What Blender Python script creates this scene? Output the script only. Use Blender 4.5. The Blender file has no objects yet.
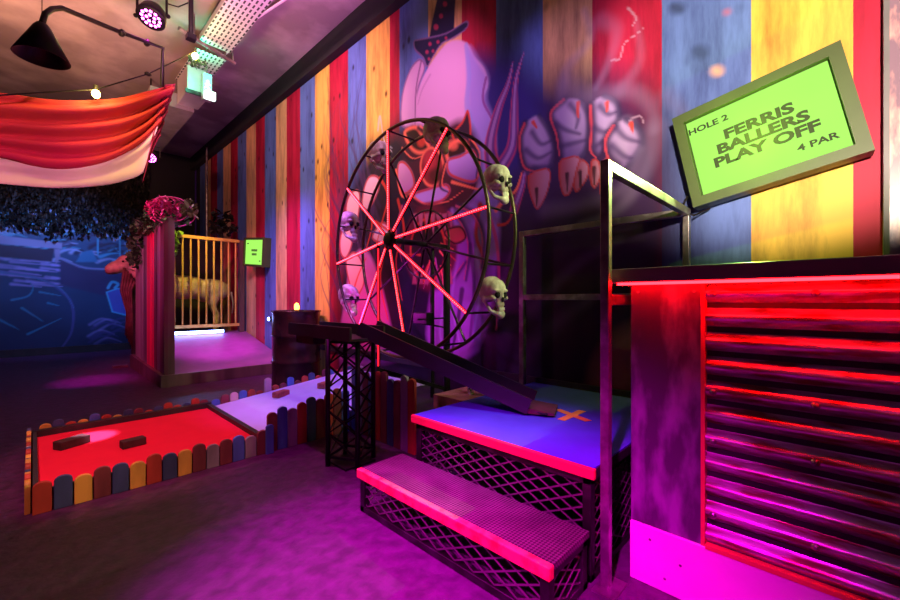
import bpy, bmesh, math, random
import numpy as np
from mathutils import Vector, Matrix
random.seed(7)
PI = math.pi
SC = bpy.context.scene
COL = SC.collection

# ------------------------------------------------------------------ camera
CAM_H = 1.05
cam_d = bpy.data.cameras.new('camera'); cam = bpy.data.objects.new('camera', cam_d); COL.objects.link(cam)
cam_d.sensor_width = 36.0; cam_d.lens = 403.0 / 900 * 36; cam_d.clip_start = 0.02
cam.location = (0, 0, CAM_H); cam.rotation_euler = (PI / 2, 0, -math.radians(46))
SC.camera = cam
SC.view_settings.view_transform = 'Standard'; SC.view_settings.look = 'None'
SC.view_settings.exposure = 0.0; SC.view_settings.gamma = 1.0; SC.view_settings.use_curve_mapping = False

# ------------------------------------------------------------------ picture-to-place helpers
F_, S46, C46 = 403.0, math.sin(math.radians(46)), math.cos(math.radians(46))
def ray(px): a = (px - 450) / F_; return S46 + a * C46, C46 - a * S46
def on_z(px, py, z):
    rx, ry = ray(px); D = (CAM_H - z) * F_ / (py - 300); return Vector((D * rx, D * ry, z))
def on_x(px, py, x):
    rx, ry = ray(px); D = x / rx; return Vector((x, D * ry, CAM_H + (300 - py) * D / F_))
def on_y(px, py, y):
    rx, ry = ray(px); D = y / ry; return Vector((D * rx, y, CAM_H + (300 - py) * D / F_))

# ------------------------------------------------------------------ world and lights
W = bpy.data.worlds.new('room_ambient'); SC.world = W; W.use_nodes = True
W.node_tree.nodes['Background'].inputs[0].default_value = (0.35, 0.06, 0.5, 1)
W.node_tree.nodes['Background'].inputs[1].default_value = 0.025

def spot(loc, aim, color, power, cone=50, blend=0.6, radius=0.05):
    d = bpy.data.lights.new('spot', 'SPOT'); o = bpy.data.objects.new('spot_lamp', d); COL.objects.link(o)
    d.color = color; d.energy = power; d.spot_size = math.radians(cone); d.spot_blend = blend; d.shadow_soft_size = radius
    o.location = loc; o.rotation_euler = (Vector(aim) - Vector(loc)).to_track_quat('-Z', 'Y').to_euler()
    return o
def area(loc, aim, color, power, sx, sy=None):
    d = bpy.data.lights.new('area', 'AREA'); o = bpy.data.objects.new('area_lamp', d); COL.objects.link(o)
    d.color = color; d.energy = power; d.shape = 'RECTANGLE'; d.size = sx; d.size_y = sy or sx
    o.location = loc; o.rotation_euler = (Vector(aim) - Vector(loc)).to_track_quat('-Z', 'Y').to_euler()
    return o
MAG = (1.0, 0.02, 0.62); VIO = (0.42, 0.12, 1.0); WARM = (1.0, 0.78, 0.55); PINK = (1.0, 0.22, 0.42)
spot((-0.5, 0.1, 2.5), (0.95, 0.85, 0), (1.0, 0.0, 0.8), 1100, 46, 0.9)        # magenta wash on the near floor and kick board
spot((0.7, 4.4, 4.0), (0.58, 6.95, 0), (1.0, 0.0, 0.8), 1500, 13, 0.9)            # pink pool on the far floor
spot((1.9, 4.6, 3.9), (1.9, 6.9, 0.3), (1.0, 0.02, 0.8), 800, 22, 0.8)  # booth ramp
spot((-0.7, 5.4, 3.0), (1.10, 6.9, 1.35), (1.0, 0.06, 0.28), 420, 56, 0.7)
spot((0.3, 4.9, 3.2), (1.15, 6.2, 2.1), (0.9, 0.7, 0.8), 60, 30, 0.8)
spot((1.6, 6.5, 3.2), (1.85, 8.0, 1.3), (1.0, 0.75, 0.08), 160, 36, 0.8)  # amber light on the gate
spot((2.1, -0.2, 2.5), (2.05, 1.62, 1.45), (0.9, 1.0, 0.50), 150, 32, 0.7, 0.02)  # added spot without a fixture, for the skulls, right
spot((0.9, 3.9, 3.0), (2.0, 3.1, 1.4), (0.7, 0.12, 1.0), 190, 34, 0.7)  # skulls, left  # booth post and garland
spot((-0.6, 1.5, 3.8), (0.55, 3.45, 0.1), (1.0, 0.30, 0.36), 560, 26, 0.5)  # red play area
spot((-0.2, 2.6, 3.8), on_z(92, 437, .08), (1.0, 0.75, 1.0), 4000, 4.5, 0.6, 0.02)
spot((0.9, 2.2, 3.9), (1.9, 3.7, 0.1), (0.42, 0.16, 1.0), 620, 30, 0.8)  # violet play area
spot((0.6, 1.6, 3.9), (0.85, 1.35, 0), (1.0, 0.0, 0.85), 1500, 26, 1.0)
spot((1.0, 2.4, 3.9), (1.2, 2.3, 0), (1.0, 0.01, 0.75), 300, 22, 0.9)
spot((0.6, 1.5, 3.9), (1.62, 1.3, 0.4), (0.5, 0.26, 1.0), 260, 18, 1.0)   # blue platform
spot((-0.5, -0.5, 1.75), (2.65, 0.24, 2.25), (1.0, 0.80, 0.60), 1150, 37, 0.6)
spot((0.4, 0.6, 3.4), (2.65, 1.5, 2.5), (0.75, 0.42, 1.0), 170, 36, 0.9)  # claws     # warm wash on the right of the striped wall
spot((0.3, 2.8, 4.1), (2.65, 4.9, 2.9), (1.0, 0.50, 0.50), 620, 70, 0.9)  # stripes left
spot((1.0, 5.0, 3.0), (2.65, 6.0, 1.2), (0.45, 0.25, 1.0), 260, 70, 0.9)
spot((0.4, 4.0, 3.4), (2.65, 5.4, 0.9), (1.0, 0.14, 0.5), 420, 60, 0.9)  # stripes left, lower, pink
spot((0.7, 1.6, 4.1), (2.65, 3.0, 2.7), (1.0, 0.42, 0.85), 330, 46, 0.9)  # mural
spot((1.66, 2.85, 0.95), (2.65, 2.8, 1.15), (0.9, 0.02, 0.8), 34, 125, 1.0)
spot((1.85, 3.7, 0.7), (2.65, 3.85, 1.0), (1.0, 0.02, 0.14), 42, 84, 1.0)
spot((0.0, 7.6, 3.8), (0.4, 10.9, 1.5), (0.22, 0.36, 1.0), 480, 56, 0.9)  # blue light on far mural
spot((0.0, 5.7, 2.9), (0.3, 7.0, 4.35), (1.0, 0.42, 0.26), 300, 120, 1.0)  # unseen uplight added behind the drape to brighten the ceiling
spot((0.6, 3.0, 2.2), (0.6, 4.8, 4.35), (1.0, 0.34, 0.36), 420, 56, 1.0)  # ceiling, left
spot((1.2, 3.4, 2.6), (1.9, 4.6, 4.35), (0.85, 0.2, 0.8), 240, 110, 1.0)
spot((-1.4, 2.9, 2.2), (-0.1, 5.0, 2.5), (1.0, 0.30, 0.5), 190, 40, 0.9)  # hanging fabric
spot((0.9, 2.6, 1.6), (0.62, 5.0, 2.55), (1.0, 0.55, 0.35), 75, 28, 0.9)
area((-0.6, -0.6, 3.0), (1.5, 2.0, 0.6), (0.75, 0.1, 0.9), 3, 1.5)

# ------------------------------------------------------------------ materials
def nd(nt, t, **kw):
    n = nt.nodes.new(t)
    for k, v in kw.items():
        if k in n.inputs.keys() if hasattr(n.inputs, 'keys') else False: n.inputs[k].default_value = v
        else: setattr(n, k, v)
    return n
MATS = {}
def mat(name, color, rough=0.6, metal=0.0, var=0.25, scale=6.0, stretch=(1, 1, 1), bump=0.0, emit=None, es=0.0, col2=None, spec=0.5, cover=(0.45, 0.65)):
    if name in MATS: return MATS[name]
    m = bpy.data.materials.new(name); m.use_nodes = True; nt = m.node_tree
    b = nt.nodes['Principled BSDF']; L = nt.links.new
    b.inputs['Roughness'].default_value = rough; b.inputs['Metallic'].default_value = metal
    b.inputs['Specular IOR Level'].default_value = spec
    c = tuple(color) + (1,)
    tc = nd(nt, 'ShaderNodeTexCoord'); mp = nd(nt, 'ShaderNodeMapping'); mp.inputs['Scale'].default_value = stretch
    L(tc.outputs['Object'], mp.inputs['Vector'])
    nz = nd(nt, 'ShaderNodeTexNoise'); nz.inputs['Scale'].default_value = scale; nz.inputs['Detail'].default_value = 6
    L(mp.outputs[0], nz.inputs['Vector'])
    rp = nd(nt, 'ShaderNodeValToRGB'); rp.color_ramp.elements[0].position = cover[0] - 0.1 if col2 is None else cover[0]
    rp.color_ramp.elements[1].position = cover[1]
    c2 = tuple(col2) + (1,) if col2 else tuple(x * (1 - var) for x in color) + (1,)
    rp.color_ramp.elements[0].color = c2; rp.color_ramp.elements[1].color = c
    L(nz.outputs['Fac'], rp.inputs['Fac']); L(rp.outputs[0], b.inputs['Base Color'])
    if bump:
        bp = nd(nt, 'ShaderNodeBump'); bp.inputs['Strength'].default_value = bump; bp.inputs['Distance'].default_value = 0.02
        L(nz.outputs['Fac'], bp.inputs['Height']); L(bp.outputs[0], b.inputs['Normal'])
    if emit:
        b.inputs['Emission Color'].default_value = tuple(emit) + (1,); b.inputs['Emission Strength'].default_value = es
    MATS[name] = m; return m

black_metal = mat('black metal', (0.02, 0.017, 0.022), 0.45, 0.6, var=0.3)
dark_steel = mat('dark steel', (0.09, 0.08, 0.09), 0.38, 0.85, col2=(0.04, 0.03, 0.035), scale=9)
grey_steel = mat('brushed grey steel', (0.55, 0.53, 0.52), 0.3, 0.9, col2=(0.3, 0.28, 0.28), scale=14)
rail_steel = mat('worn steel tube', (0.42, 0.38, 0.38), 0.35, 0.75, col2=(0.22, 0.18, 0.19), scale=12)
black_wood = mat('black painted wood', (0.03, 0.022, 0.03), 0.55, var=0.4)
floor_m = mat('dark carpet', (0.085, 0.012, 0.09), 0.55, var=0.5, scale=16.0, bump=0.35)  # purple tint in the base helps the magenta light along
ceil_m = mat('raw concrete', (0.42, 0.36, 0.34), 0.8, col2=(0.22, 0.18, 0.18), scale=1.3, bump=0.25)
galv = mat('galvanised sheet', (0.55, 0.55, 0.56), 0.4, 0.5, var=0.15)
bone = mat('aged bone', (0.75, 0.70, 0.60), 0.5, col2=(0.45, 0.38, 0.30), scale=18, bump=0.2)
socket_m = mat('dark socket', (0.01, 0.008, 0.008), 0.9)
leaf_m = mat('ivy green', (0.12, 0.40, 0.10), 0.5, col2=(0.02, 0.08, 0.03), scale=20)
leaf_l = mat('lime leaf', (0.25, 0.55, 0.05), 0.5, var=0.4, scale=20)
flower_m = mat('pink blossom', (0.9, 0.08, 0.4), 0.5, var=0.3, scale=20)
dleaf_m = mat('dark foliage', (0.018, 0.018, 0.016), 0.6, var=0.5, scale=20)
red_felt = mat('red felt', (0.85, 0.015, 0.06), 0.95, var=0.06, spec=0.1)
lav_felt = mat('pale felt', (0.5, 0.42, 0.85), 0.95, var=0.06, spec=0.1)
blue_felt = mat('blue felt', (0.09, 0.12, 0.72), 0.95, var=0.12, spec=0.1)
brick_m = mat('red brick', (0.45, 0.08, 0.08), 0.8, var=0.5, scale=15, bump=0.3)
nosing_m = mat('red orange nosing', (0.9, 0.10, 0.05), 0.6, col2=(0.9, 0.34, 0.12), scale=22)
pink_nose = mat('red nosing', (0.85, 0.04, 0.07), 0.6, var=0.2)
tape_m = mat('orange tape', (0.95, 0.42, 0.08), 0.7, var=0.1)
board_m = mat('stained board', (0.24, 0.2, 0.27), 0.5, col2=(0.07, 0.055, 0.08), scale=13, stretch=(1, 1, 0.35), bump=0.2)
booth_m = mat('booth timber', (0.16, 0.09, 0.1), 0.45, var=0.5, scale=7, stretch=(1, 1, 0.1), bump=0.2)
kick_m = mat('pale plywood', (0.85, 0.6, 0.75), 0.6, var=0.12, scale=4)
counter_m = mat('counter top timber', (0.22, 0.10, 0.12), 0.3, var=0.4, scale=5, stretch=(1, 0.15, 1))
flame_m = mat('amber flame', (1, 0.5, 0.1), 0.5, emit=(1, 0.42, 0.05), es=9)
bulb_m = mat('warm bulb', (1, 0.8, 0.3), 0.4, emit=(1, 0.72, 0.12), es=40)
pinkled_m = mat('pink led', (1, 0.1, 0.6), 0.4, emit=(1, 0.12, 0.75), es=14)
led_m = mat('red led', (1, 0.05, 0.05), 0.4, emit=(1.0, 0.006, 0.02), es=3.2)
led_hot = mat('red led core', (1, 0.3, 0.3), 0.4, emit=(1.0, 0.07, 0.09), es=7)
strip_m = mat('red strip light', (1, 0.1, 0.1), 0.4, emit=(1, 0.0018, 0.003), es=90)
blue_strip = mat('blue white strip light', (0.5, 0.6, 1), 0.4, emit=(0.22, 0.35, 1.0), es=22)
teal_m = mat('green exit glow', (0.1, 0.9, 0.5), 0.4, emit=(0.05, 1.0, 0.5), es=7)
white_lit = mat('white lit diffuser', (0.9, 1, 0.95), 0.4, emit=(0.7, 1.0, 0.85), es=4)
lime_m = mat('lime screen', (0.02, 0.03, 0.01), 0.6, emit=(0.40, 1.0, 0.13), es=1.0, spec=0.1)
ink_m = mat('black lettering', (0.01, 0.012, 0.008), 0.8)
frame_m = mat('screen frame', (0.045, 0.065, 0.015), 0.5, var=0.2)
red_cloth = mat('crimson cloth', (0.50, 0.006, 0.07), 0.85, col2=(0.6, 0.06, 0.03), scale=0.9, bump=0.1)
white_cloth = mat('cream cloth', (0.8, 0.68, 0.62), 0.85, var=0.15, scale=3)
hide_m = mat('pale hide', (0.72, 0.55, 0.36), 0.7, var=0.45, scale=9, bump=0.4)
skin_brown = mat('dark straps', (0.14, 0.06, 0.05), 0.6, var=0.5, scale=10)
yel_bar = mat('mustard bar', (0.80, 0.52, 0.12), 0.45, var=0.25)
drum_m = mat('black drum enamel', (0.02, 0.012, 0.022), 0.22, 0.2, col2=(0.045, 0.02, 0.03), scale=5)
PAINTS = {
 'red': mat('red paint', (0.55, 0.05, 0.035), 0.6, var=0.5, scale=9, stretch=(1, 1, .3)),
 'navy': mat('navy paint', (0.05, 0.07, 0.22), 0.6, var=0.5, scale=9, stretch=(1, 1, .3)),
 'yellow': mat('ochre paint', (0.78, 0.40, 0.07), 0.6, var=0.45, scale=9, stretch=(1, 1, .3)),
 'maroon': mat('maroon paint', (0.24, 0.04, 0.06), 0.6, var=0.5, scale=9, stretch=(1, 1, .3)),
 'grey': mat('grey violet paint', (0.34, 0.28, 0.36), 0.6, var=0.5, scale=9, stretch=(1, 1, .3)),
 'blue': mat('bright blue paint', (0.08, 0.14, 0.62), 0.6, var=0.5, scale=9, stretch=(1, 1, .3)),
 'pale': mat('pale pink paint', (0.75, 0.5, 0.52), 0.6, var=0.35, scale=9, stretch=(1, 1, .3)),
}

# ------------------------------------------------------------------ mesh helpers
ORG = {}
class MB:
    def __init__(s): s.v = []; s.f = []
    def add(s, vs, fs):
        n = len(s.v); s.v += [Vector(v) for v in vs]; s.f += [tuple(i + n for i in f) for f in fs]; return s
    def box(s, x0, x1, y0, y1, z0, z1):
        return s.add([(x, y, z) for x in (x0, x1) for y in (y0, y1) for z in (z0, z1)],
                     [(0, 1, 3, 2), (4, 6, 7, 5), (0, 4, 5, 1), (2, 3, 7, 6), (0, 2, 6, 4), (1, 5, 7, 3)])
    def bar(s, a, b, w, h=None, up=(0, 0, 1)):
        a, b = Vector(a), Vector(b); h = h or w; d = (b - a).normalized(); up = Vector(up)
        if abs(d.dot(up)) > 0.98: up = Vector((0, 1, 0)) if abs(d.y) < 0.9 else Vector((1, 0, 0))
        r = d.cross(up).normalized(); u = r.cross(d).normalized()
        vs = [p + r * (i * w / 2) + u * (j * h / 2) for p in (a, b) for i, j in ((-1, -1), (1, -1), (1, 1), (-1, 1))]
        return s.add(vs, [(0, 1, 2, 3), (7, 6, 5, 4), (0, 4, 5, 1), (1, 5, 6, 2), (2, 6, 7, 3), (3, 7, 4, 0)])
    def tube(s, pts, r, n=8, closed=False, r2=None):
        pts = [Vector(p) for p in pts]; N = len(pts); rings = []; vs = []; prev = None
        for i, p in enumerate(pts):
            if closed: t = pts[(i + 1) % N] - pts[i - 1]
            else: t = pts[min(i + 1, N - 1)] - pts[max(i - 1, 0)]
            t.normalize()
            if prev is None:
                a = Vector((0, 0, 1)) if abs(t.z) < 0.9 else Vector((1, 0, 0)); prev = t.cross(a).normalized()
            u = (prev - t * prev.dot(t)).normalized(); prev = u; w = t.cross(u)
            rr = r if r2 is None else r + (r2 - r) * i / (N - 1)
            vs += [p + (u * math.cos(2 * PI * k / n) + w * math.sin(2 * PI * k / n)) * rr for k in range(n)]
        fs = []
        for i in range(N if closed else N - 1):
            for k in range(n):
                a = i * n + k; b = i * n + (k + 1) % n; j = (i + 1) % N
                fs.append((a, b, j * n + (k + 1) % n, j * n + k))
        if not closed: fs += [tuple(range(n))[::-1], tuple((N - 1) * n + k for k in range(n))]
        return s.add(vs, fs)
    def ell(s, c, r, n=16, m=10, rot=None):
        c = Vector(c); vs = []; fs = []
        for i in range(m + 1):
            t = PI * i / m
            for k in range(n):
                a = 2 * PI * k / n
                p = Vector((math.sin(t) * math.cos(a) * r[0], math.sin(t) * math.sin(a) * r[1], math.cos(t) * r[2]))
                if rot: p = rot @ p
                vs.append(c + p)
        for i in range(m):
            for k in range(n): fs.append((i * n + k, (i + 1) * n + k, (i + 1) * n + (k + 1) % n, i * n + (k + 1) % n))
        return s.add(vs, fs)
    def lathe(s, c, prof, n=32, axis='Z', cap=True):
        c = Vector(c); vs = []; fs = []
        for r, z in prof:
            for k in range(n):
                a = 2 * PI * k / n; p = (r * math.cos(a), r * math.sin(a), z)
                if axis == 'X': p = (z, p[0], p[1])
                if axis == 'Y': p = (p[0], z, p[1])
                vs.append(c + Vector(p))
        for i in range(len(prof) - 1):
            for k in range(n): fs.append((i * n + k, i * n + (k + 1) % n, (i + 1) * n + (k + 1) % n, (i + 1) * n + k))
        if cap: fs += [tuple(range(n))[::-1], tuple((len(prof) - 1) * n + k for k in range(n))]
        return s.add(vs, fs)
    def prism(s, poly, o, u, v, w, t):
        """polygon in the (u, v) plane at origin o, extruded by t along w"""
        o, u, v, w = Vector(o), Vector(u), Vector(v), Vector(w); n = len(poly)
        a = [o + u * p[0] + v * p[1] for p in poly]; b = [p + w * t for p in a]
        return s.add(a + b, [tuple(range(n))[::-1], tuple(range(n, 2 * n))] + [(i, (i + 1) % n, n + (i + 1) % n, n + i) for i in range(n)])
    def build(s, name, m, parent=None, local=False, smooth=False, bevel=0.0, sub=0):
        org = Vector((0, 0, 0))
        if parent is not None and not local: org = ORG.get(parent.name, Vector((0, 0, 0)))
        me = bpy.data.meshes.new(name); me.from_pydata([v - org for v in s.v], [], s.f); me.materials.append(m)
        bm = bmesh.new(); bm.from_mesh(me); bmesh.ops.recalc_face_normals(bm, faces=bm.faces); bm.to_mesh(me); bm.free()
        if smooth: me.polygons.foreach_set('use_smooth', [True] * len(me.polygons))
        o = bpy.data.objects.new(name, me); COL.objects.link(o)
        if parent is not None: o.parent = parent
        ORG[o.name] = org
        if bevel:
            b = o.modifiers.new('bevel', 'BEVEL'); b.width = bevel; b.segments = 2; b.limit_method = 'ANGLE'
        if sub:
            q = o.modifiers.new('sub', 'SUBSURF'); q.levels = sub; q.render_levels = sub
        return o
def tag(o, label=None, cat=None, group=None, kind=None):
    if label: o['label'] = label
    if cat: o['category'] = cat
    if group: o['group'] = group
    if kind: o['kind'] = kind
    return o
def thing(name, loc, label, cat, group=None, rot=(0, 0, 0)):
    o = bpy.data.objects.new(name, None); COL.objects.link(o); o.empty_display_size = 0.1
    o.location = loc; o.rotation_euler = rot; ORG[o.name] = Vector(loc)
    return tag(o, label, cat, group)
def copy_tree(o, parent=None):
    c = o.copy(); COL.objects.link(c)
    if parent: c.parent = parent
    for ch in list(o.children): copy_tree(ch, c)
    return c
def remesh(o, vs, smooth=2):
    r = o.modifiers.new('remesh', 'REMESH'); r.mode = 'VOXEL'; r.voxel_size = vs; r.use_smooth_shade = True
    if smooth:
        k = o.modifiers.new('smooth', 'SMOOTH'); k.factor = 0.6; k.iterations = smooth
def text_mesh(name, s, size, m, parent, loc, rot=(0, 0, 0), sx=1.0, ext=0.0006, off=0.0, align='CENTER'):
    c = bpy.data.curves.new('t', 'FONT'); c.body = s; c.size = size; c.extrude = ext; c.offset = off; c.align_x = align; c.align_y = 'CENTER'
    c.resolution_u = 3
    t = bpy.data.objects.new('t', c); COL.objects.link(t)
    bpy.context.view_layer.update()
    me = bpy.data.meshes.new_from_object(t.evaluated_get(bpy.context.evaluated_depsgraph_get()))
    bpy.data.objects.remove(t)
    me.materials.clear(); me.materials.append(m); me.name = name
    o = bpy.data.objects.new(name, me); COL.objects.link(o); o.parent = parent; o.location = loc; o.rotation_euler = rot; o.scale = (sx, 1, 1)
    return o

# ------------------------------------------------------------------ mural painter (paint on a wall surface, in metres)
def catmull(P, closed, k=6):
    P = [np.array(p, float) for p in P]; n = len(P); out = []
    rng = range(n) if closed else range(n - 1)
    for i in rng:
        p1, p2 = P[i], P[(i + 1) % n]
        p0 = P[i - 1] if (closed or i > 0) else p1; p3 = P[(i + 2) % n] if (closed or i + 2 < n) else p2
        for j in range(k):
            t = j / k
            out.append(0.5 * ((2 * p1) + (-p0 + p2) * t + (2 * p0 - 5 * p1 + 4 * p2 - p3) * t * t + (-p0 + 3 * p1 - 3 * p2 + p3) * t ** 3))
    if not closed: out.append(P[-1])
    return np.array(out)
class Mural:
    def __init__(s, us, vs, conv):
        s.us, s.vs, s.conv = np.array(us), np.array(vs), conv
        s.U, s.V = np.meshgrid(s.us, s.vs, indexing='ij'); s.C = np.zeros(s.U.shape + (3,)); s.A = np.zeros(s.U.shape)
    def win(s, P, m):
        lo = P.min(0) - m; hi = P.max(0) + m
        return (slice(*np.searchsorted(s.us, (lo[0], hi[0]))), slice(*np.searchsorted(s.vs, (lo[1], hi[1]))))
    def over(s, w, col, a):
        a = np.clip(a, 0, 1); col = np.array(col, float)
        s.C[w] = s.C[w] * (1 - a[..., None]) + col * a[..., None]; s.A[w] = s.A[w] * (1 - a) + a
    def seg(s, X, Y, a, b):
        d = b - a; L = max(d @ d, 1e-9); t = np.clip(((X - a[0]) * d[0] + (Y - a[1]) * d[1]) / L, 0, 1)
        return np.hypot(X - a[0] - t * d[0], Y - a[1] - t * d[1]), t
    def poly(s, pts, col, alpha=1.0, soft=0.012, rim=None, rw=0.02, smooth=True, col2=None, axis=(0, 1)):
        P = [s.conv(*p) for p in pts]; P = catmull(P, True, 4) if smooth else np.array(P)
        w = s.win(P, max(soft, rw) + 0.02); X, Y = s.U[w], s.V[w]
        if X.size == 0: return
        d = np.full(X.shape, 9.0); ins = np.zeros(X.shape, bool)
        for i in range(len(P)):
            a, b = P[i - 1], P[i]; d = np.minimum(d, s.seg(X, Y, a, b)[0])
            if abs(b[1] - a[1]) > 1e-9:
                ins ^= ((a[1] > Y) != (b[1] > Y)) & (X < (b[0] - a[0]) * (Y - a[1]) / (b[1] - a[1]) + a[0])
        sd = np.where(ins, d, -d)
        c = np.array(col, float)
        if col2 is not None:
            lo, hi = P.min(0), P.max(0); t = ((X - lo[0]) / (hi[0] - lo[0] + 1e-6) * axis[0] + (Y - lo[1]) / (hi[1] - lo[1] + 1e-6) * axis[1])
            t = np.clip(t, 0, 1)[..., None]; c = c * (1 - t) + np.array(col2, float) * t
        s.over(w, c, alpha * np.clip(0.5 + sd / soft, 0, 1))
        if rim is not None: s.over(w, rim, np.clip(1.3 - np.abs(sd - rw * 0.4) / rw * 1.3, 0, 1))
    def stroke(s, pts, wd, col, alpha=1.0, wd2=None, soft=0.6):
        P = catmull([s.conv(*p) for p in pts], False, 5); wd2 = wd if wd2 is None else wd2
        w = s.win(P, max(wd, wd2) * 1.6); X, Y = s.U[w], s.V[w]
        if X.size == 0: return
        n = len(P) - 1; A = np.zeros(X.shape)
        for i in range(n):
            d, t = s.seg(X, Y, P[i], P[i + 1]); r = wd + (wd2 - wd) * (i + t) / n
            A = np.maximum(A, np.clip((1 - d / r) / soft, 0, 1))
        s.over(w, col, alpha * A * A * (3 - 2 * A))
    def circle(s, c, rx, ry, col, **k):
        s.poly([(c[0] + rx * math.cos(a), c[1] + ry * math.sin(a)) for a in np.linspace(0, 2 * PI, 12, endpoint=False)], col, **k)
    def mesh(s, name, to3d, m):
        nu, nv = s.U.shape; co = to3d(s.U.ravel(), s.V.ravel()).astype(np.float32)
        i = np.arange((nu - 1) * (nv - 1)); a = (i // (nv - 1)) * nv + i % (nv - 1)
        q = np.stack([a, a + 1, a + nv + 1, a + nv], 1).astype(np.int32)
        me = bpy.data.meshes.new(name); me.vertices.add(nu * nv); me.vertices.foreach_set('co', co.ravel())
        me.loops.add(q.size); me.loops.foreach_set('vertex_index', q.ravel())
        me.polygons.add(len(q)); me.polygons.foreach_set('loop_start', np.arange(0, q.size, 4, dtype=np.int32))
        me.update(calc_edges=True)
        at = me.color_attributes.new('paint', 'FLOAT_COLOR', 'POINT')
        at.data.foreach_set('color', np.concatenate([s.C, s.A[..., None]], 2).reshape(-1).astype(np.float32))
        me.materials.append(m); o = bpy.data.objects.new(name, me); COL.objects.link(o); return o

def stripe_material():
    m = bpy.data.materials.new('striped planks with mural'); m.use_nodes = True; nt = m.node_tree; L = nt.links.new
    b = nt.nodes['Principled BSDF']; b.inputs['Roughness'].default_value = 0.55; b.inputs['Specular IOR Level'].default_value = 0.25
    tc = nd(nt, 'ShaderNodeTexCoord'); sp = nd(nt, 'ShaderNodeSeparateXYZ'); L(tc.outputs['Object'], sp.inputs[0])
    mm = nd(nt, 'ShaderNodeMath', operation='MULTIPLY_ADD'); mm.inputs[1].default_value = 1 / 14; mm.inputs[2].default_value = 3 / 14
    L(sp.outputs['Y'], mm.inputs[0])
    Y_, B_, R_, T_ = (0.86, 0.50, 0.10), (0.11, 0.18, 0.50), (0.46, 0.012, 0.05), (0.74, 0.42, 0.20)
    edges = [(-3, R_), (-0.10, (0.86, 0.48, 0.08)), (0.33, B_), (0.74, R_), (1.16, T_), (1.58, B_), (1.99, R_), (2.39, T_), (2.82, B_), (3.25, R_), (3.45, Y_),
             (3.87, B_), (4.26, R_), (4.67, Y_), (5.09, B_), (5.5, R_)]
    y = 5.93; cyc = [T_, B_, R_]; k = 0
    while y < 10.6: edges.append((y, cyc[k % 3])); y += 0.413; k += 1
    cr = nd(nt, 'ShaderNodeValToRGB'); cr.color_ramp.interpolation = 'CONSTANT'; el = cr.color_ramp.elements
    el[0].position = 0; el[0].color = edges[0][1] + (1,); el.remove(el[1])
    for yy, c in edges[1:]:
        e = el.new((yy + 3) / 14); e.color = c + (1,)
    L(mm.outputs[0], cr.inputs[0])
    mp = nd(nt, 'ShaderNodeMapping'); mp.inputs['Scale'].default_value = (1, 2.2, 0.35); L(tc.outputs['Object'], mp.inputs['Vector'])
    n1 = nd(nt, 'ShaderNodeTexNoise'); n1.inputs['Scale'].default_value = 3.2; n1.inputs['Detail'].default_value = 8; n1.inputs['Roughness'].default_value = 0.65; L(mp.outputs[0], n1.inputs['Vector'])
    g = nd(nt, 'ShaderNodeValToRGB'); g.color_ramp.elements[0].position = 0.3; g.color_ramp.elements[0].color = (0.22, 0.2, 0.26, 1); g.color_ramp.elements[1].position = 0.58; g.color_ramp.elements[1].color = (1, 1, 1, 1)
    L(n1.outputs['Fac'], g.inputs[0])
    vz = nd(nt, 'ShaderNodeTexVoronoi'); vz.inputs['Scale'].default_value = 3.1
    mp2 = nd(nt, 'ShaderNodeMapping'); mp2.inputs['Scale'].default_value = (1, 1.7, 1.05); L(tc.outputs['Object'], mp2.inputs['Vector']); L(mp2.outputs[0], vz.inputs['Vector'])
    kn = nd(nt, 'ShaderNodeValToRGB'); kn.color_ramp.elements[0].position = 0.06; kn.color_ramp.elements[0].color = (0.12, 0.08, 0.1, 1); kn.color_ramp.elements[1].position = 0.17; kn.color_ramp.elements[1].color = (1, 1, 1, 1)
    L(vz.outputs['Distance'], kn.inputs[0])
    def mul(a, b_, f=1.0):
        x = nd(nt, 'ShaderNodeMix', data_type='RGBA', blend_type='MULTIPLY'); x.inputs[0].default_value = f
        L(a, x.inputs[6]); L(b_, x.inputs[7]); return x.outputs[2]
    far = nd(nt, 'ShaderNodeMapRange'); far.inputs[1].default_value = 1.2; far.inputs[2].default_value = 3.5; far.inputs[3].default_value = 0.25; far.inputs[4].default_value = 1.0
    L(sp.outputs['Y'], far.inputs[0])
    c1 = mul(cr.outputs[0], g.outputs[0], 0.8)
    x = nd(nt, 'ShaderNodeMix', data_type='RGBA', blend_type='MULTIPLY'); L(far.outputs[0], x.inputs[0]); L(c1, x.inputs[6]); L(kn.outputs[0], x.inputs[7])
    pa = nd(nt, 'ShaderNodeVertexColor', layer_name='paint')
    mx = nd(nt, 'ShaderNodeMix', data_type='RGBA'); mx.inputs[7].default_value = (0, 0, 0, 1); L(pa.outputs['Alpha'], mx.inputs[0]); L(x.outputs[2], mx.inputs[6])
    ad = nd(nt, 'ShaderNodeMix', data_type='RGBA', blend_type='ADD'); ad.inputs[0].default_value = 1; L(mx.outputs[2], ad.inputs[6]); L(pa.outputs['Color'], ad.inputs[7])
    L(ad.outputs[2], b.inputs['Base Color'])
    # fine board joints as a bump
    bp = nd(nt, 'ShaderNodeBump'); bp.inputs['Strength'].default_value = 0.15; bp.inputs['Distance'].default_value = 0.01; L(n1.outputs['Fac'], bp.inputs['Height']); L(bp.outputs[0], b.inputs['Normal'])
    return m

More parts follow.
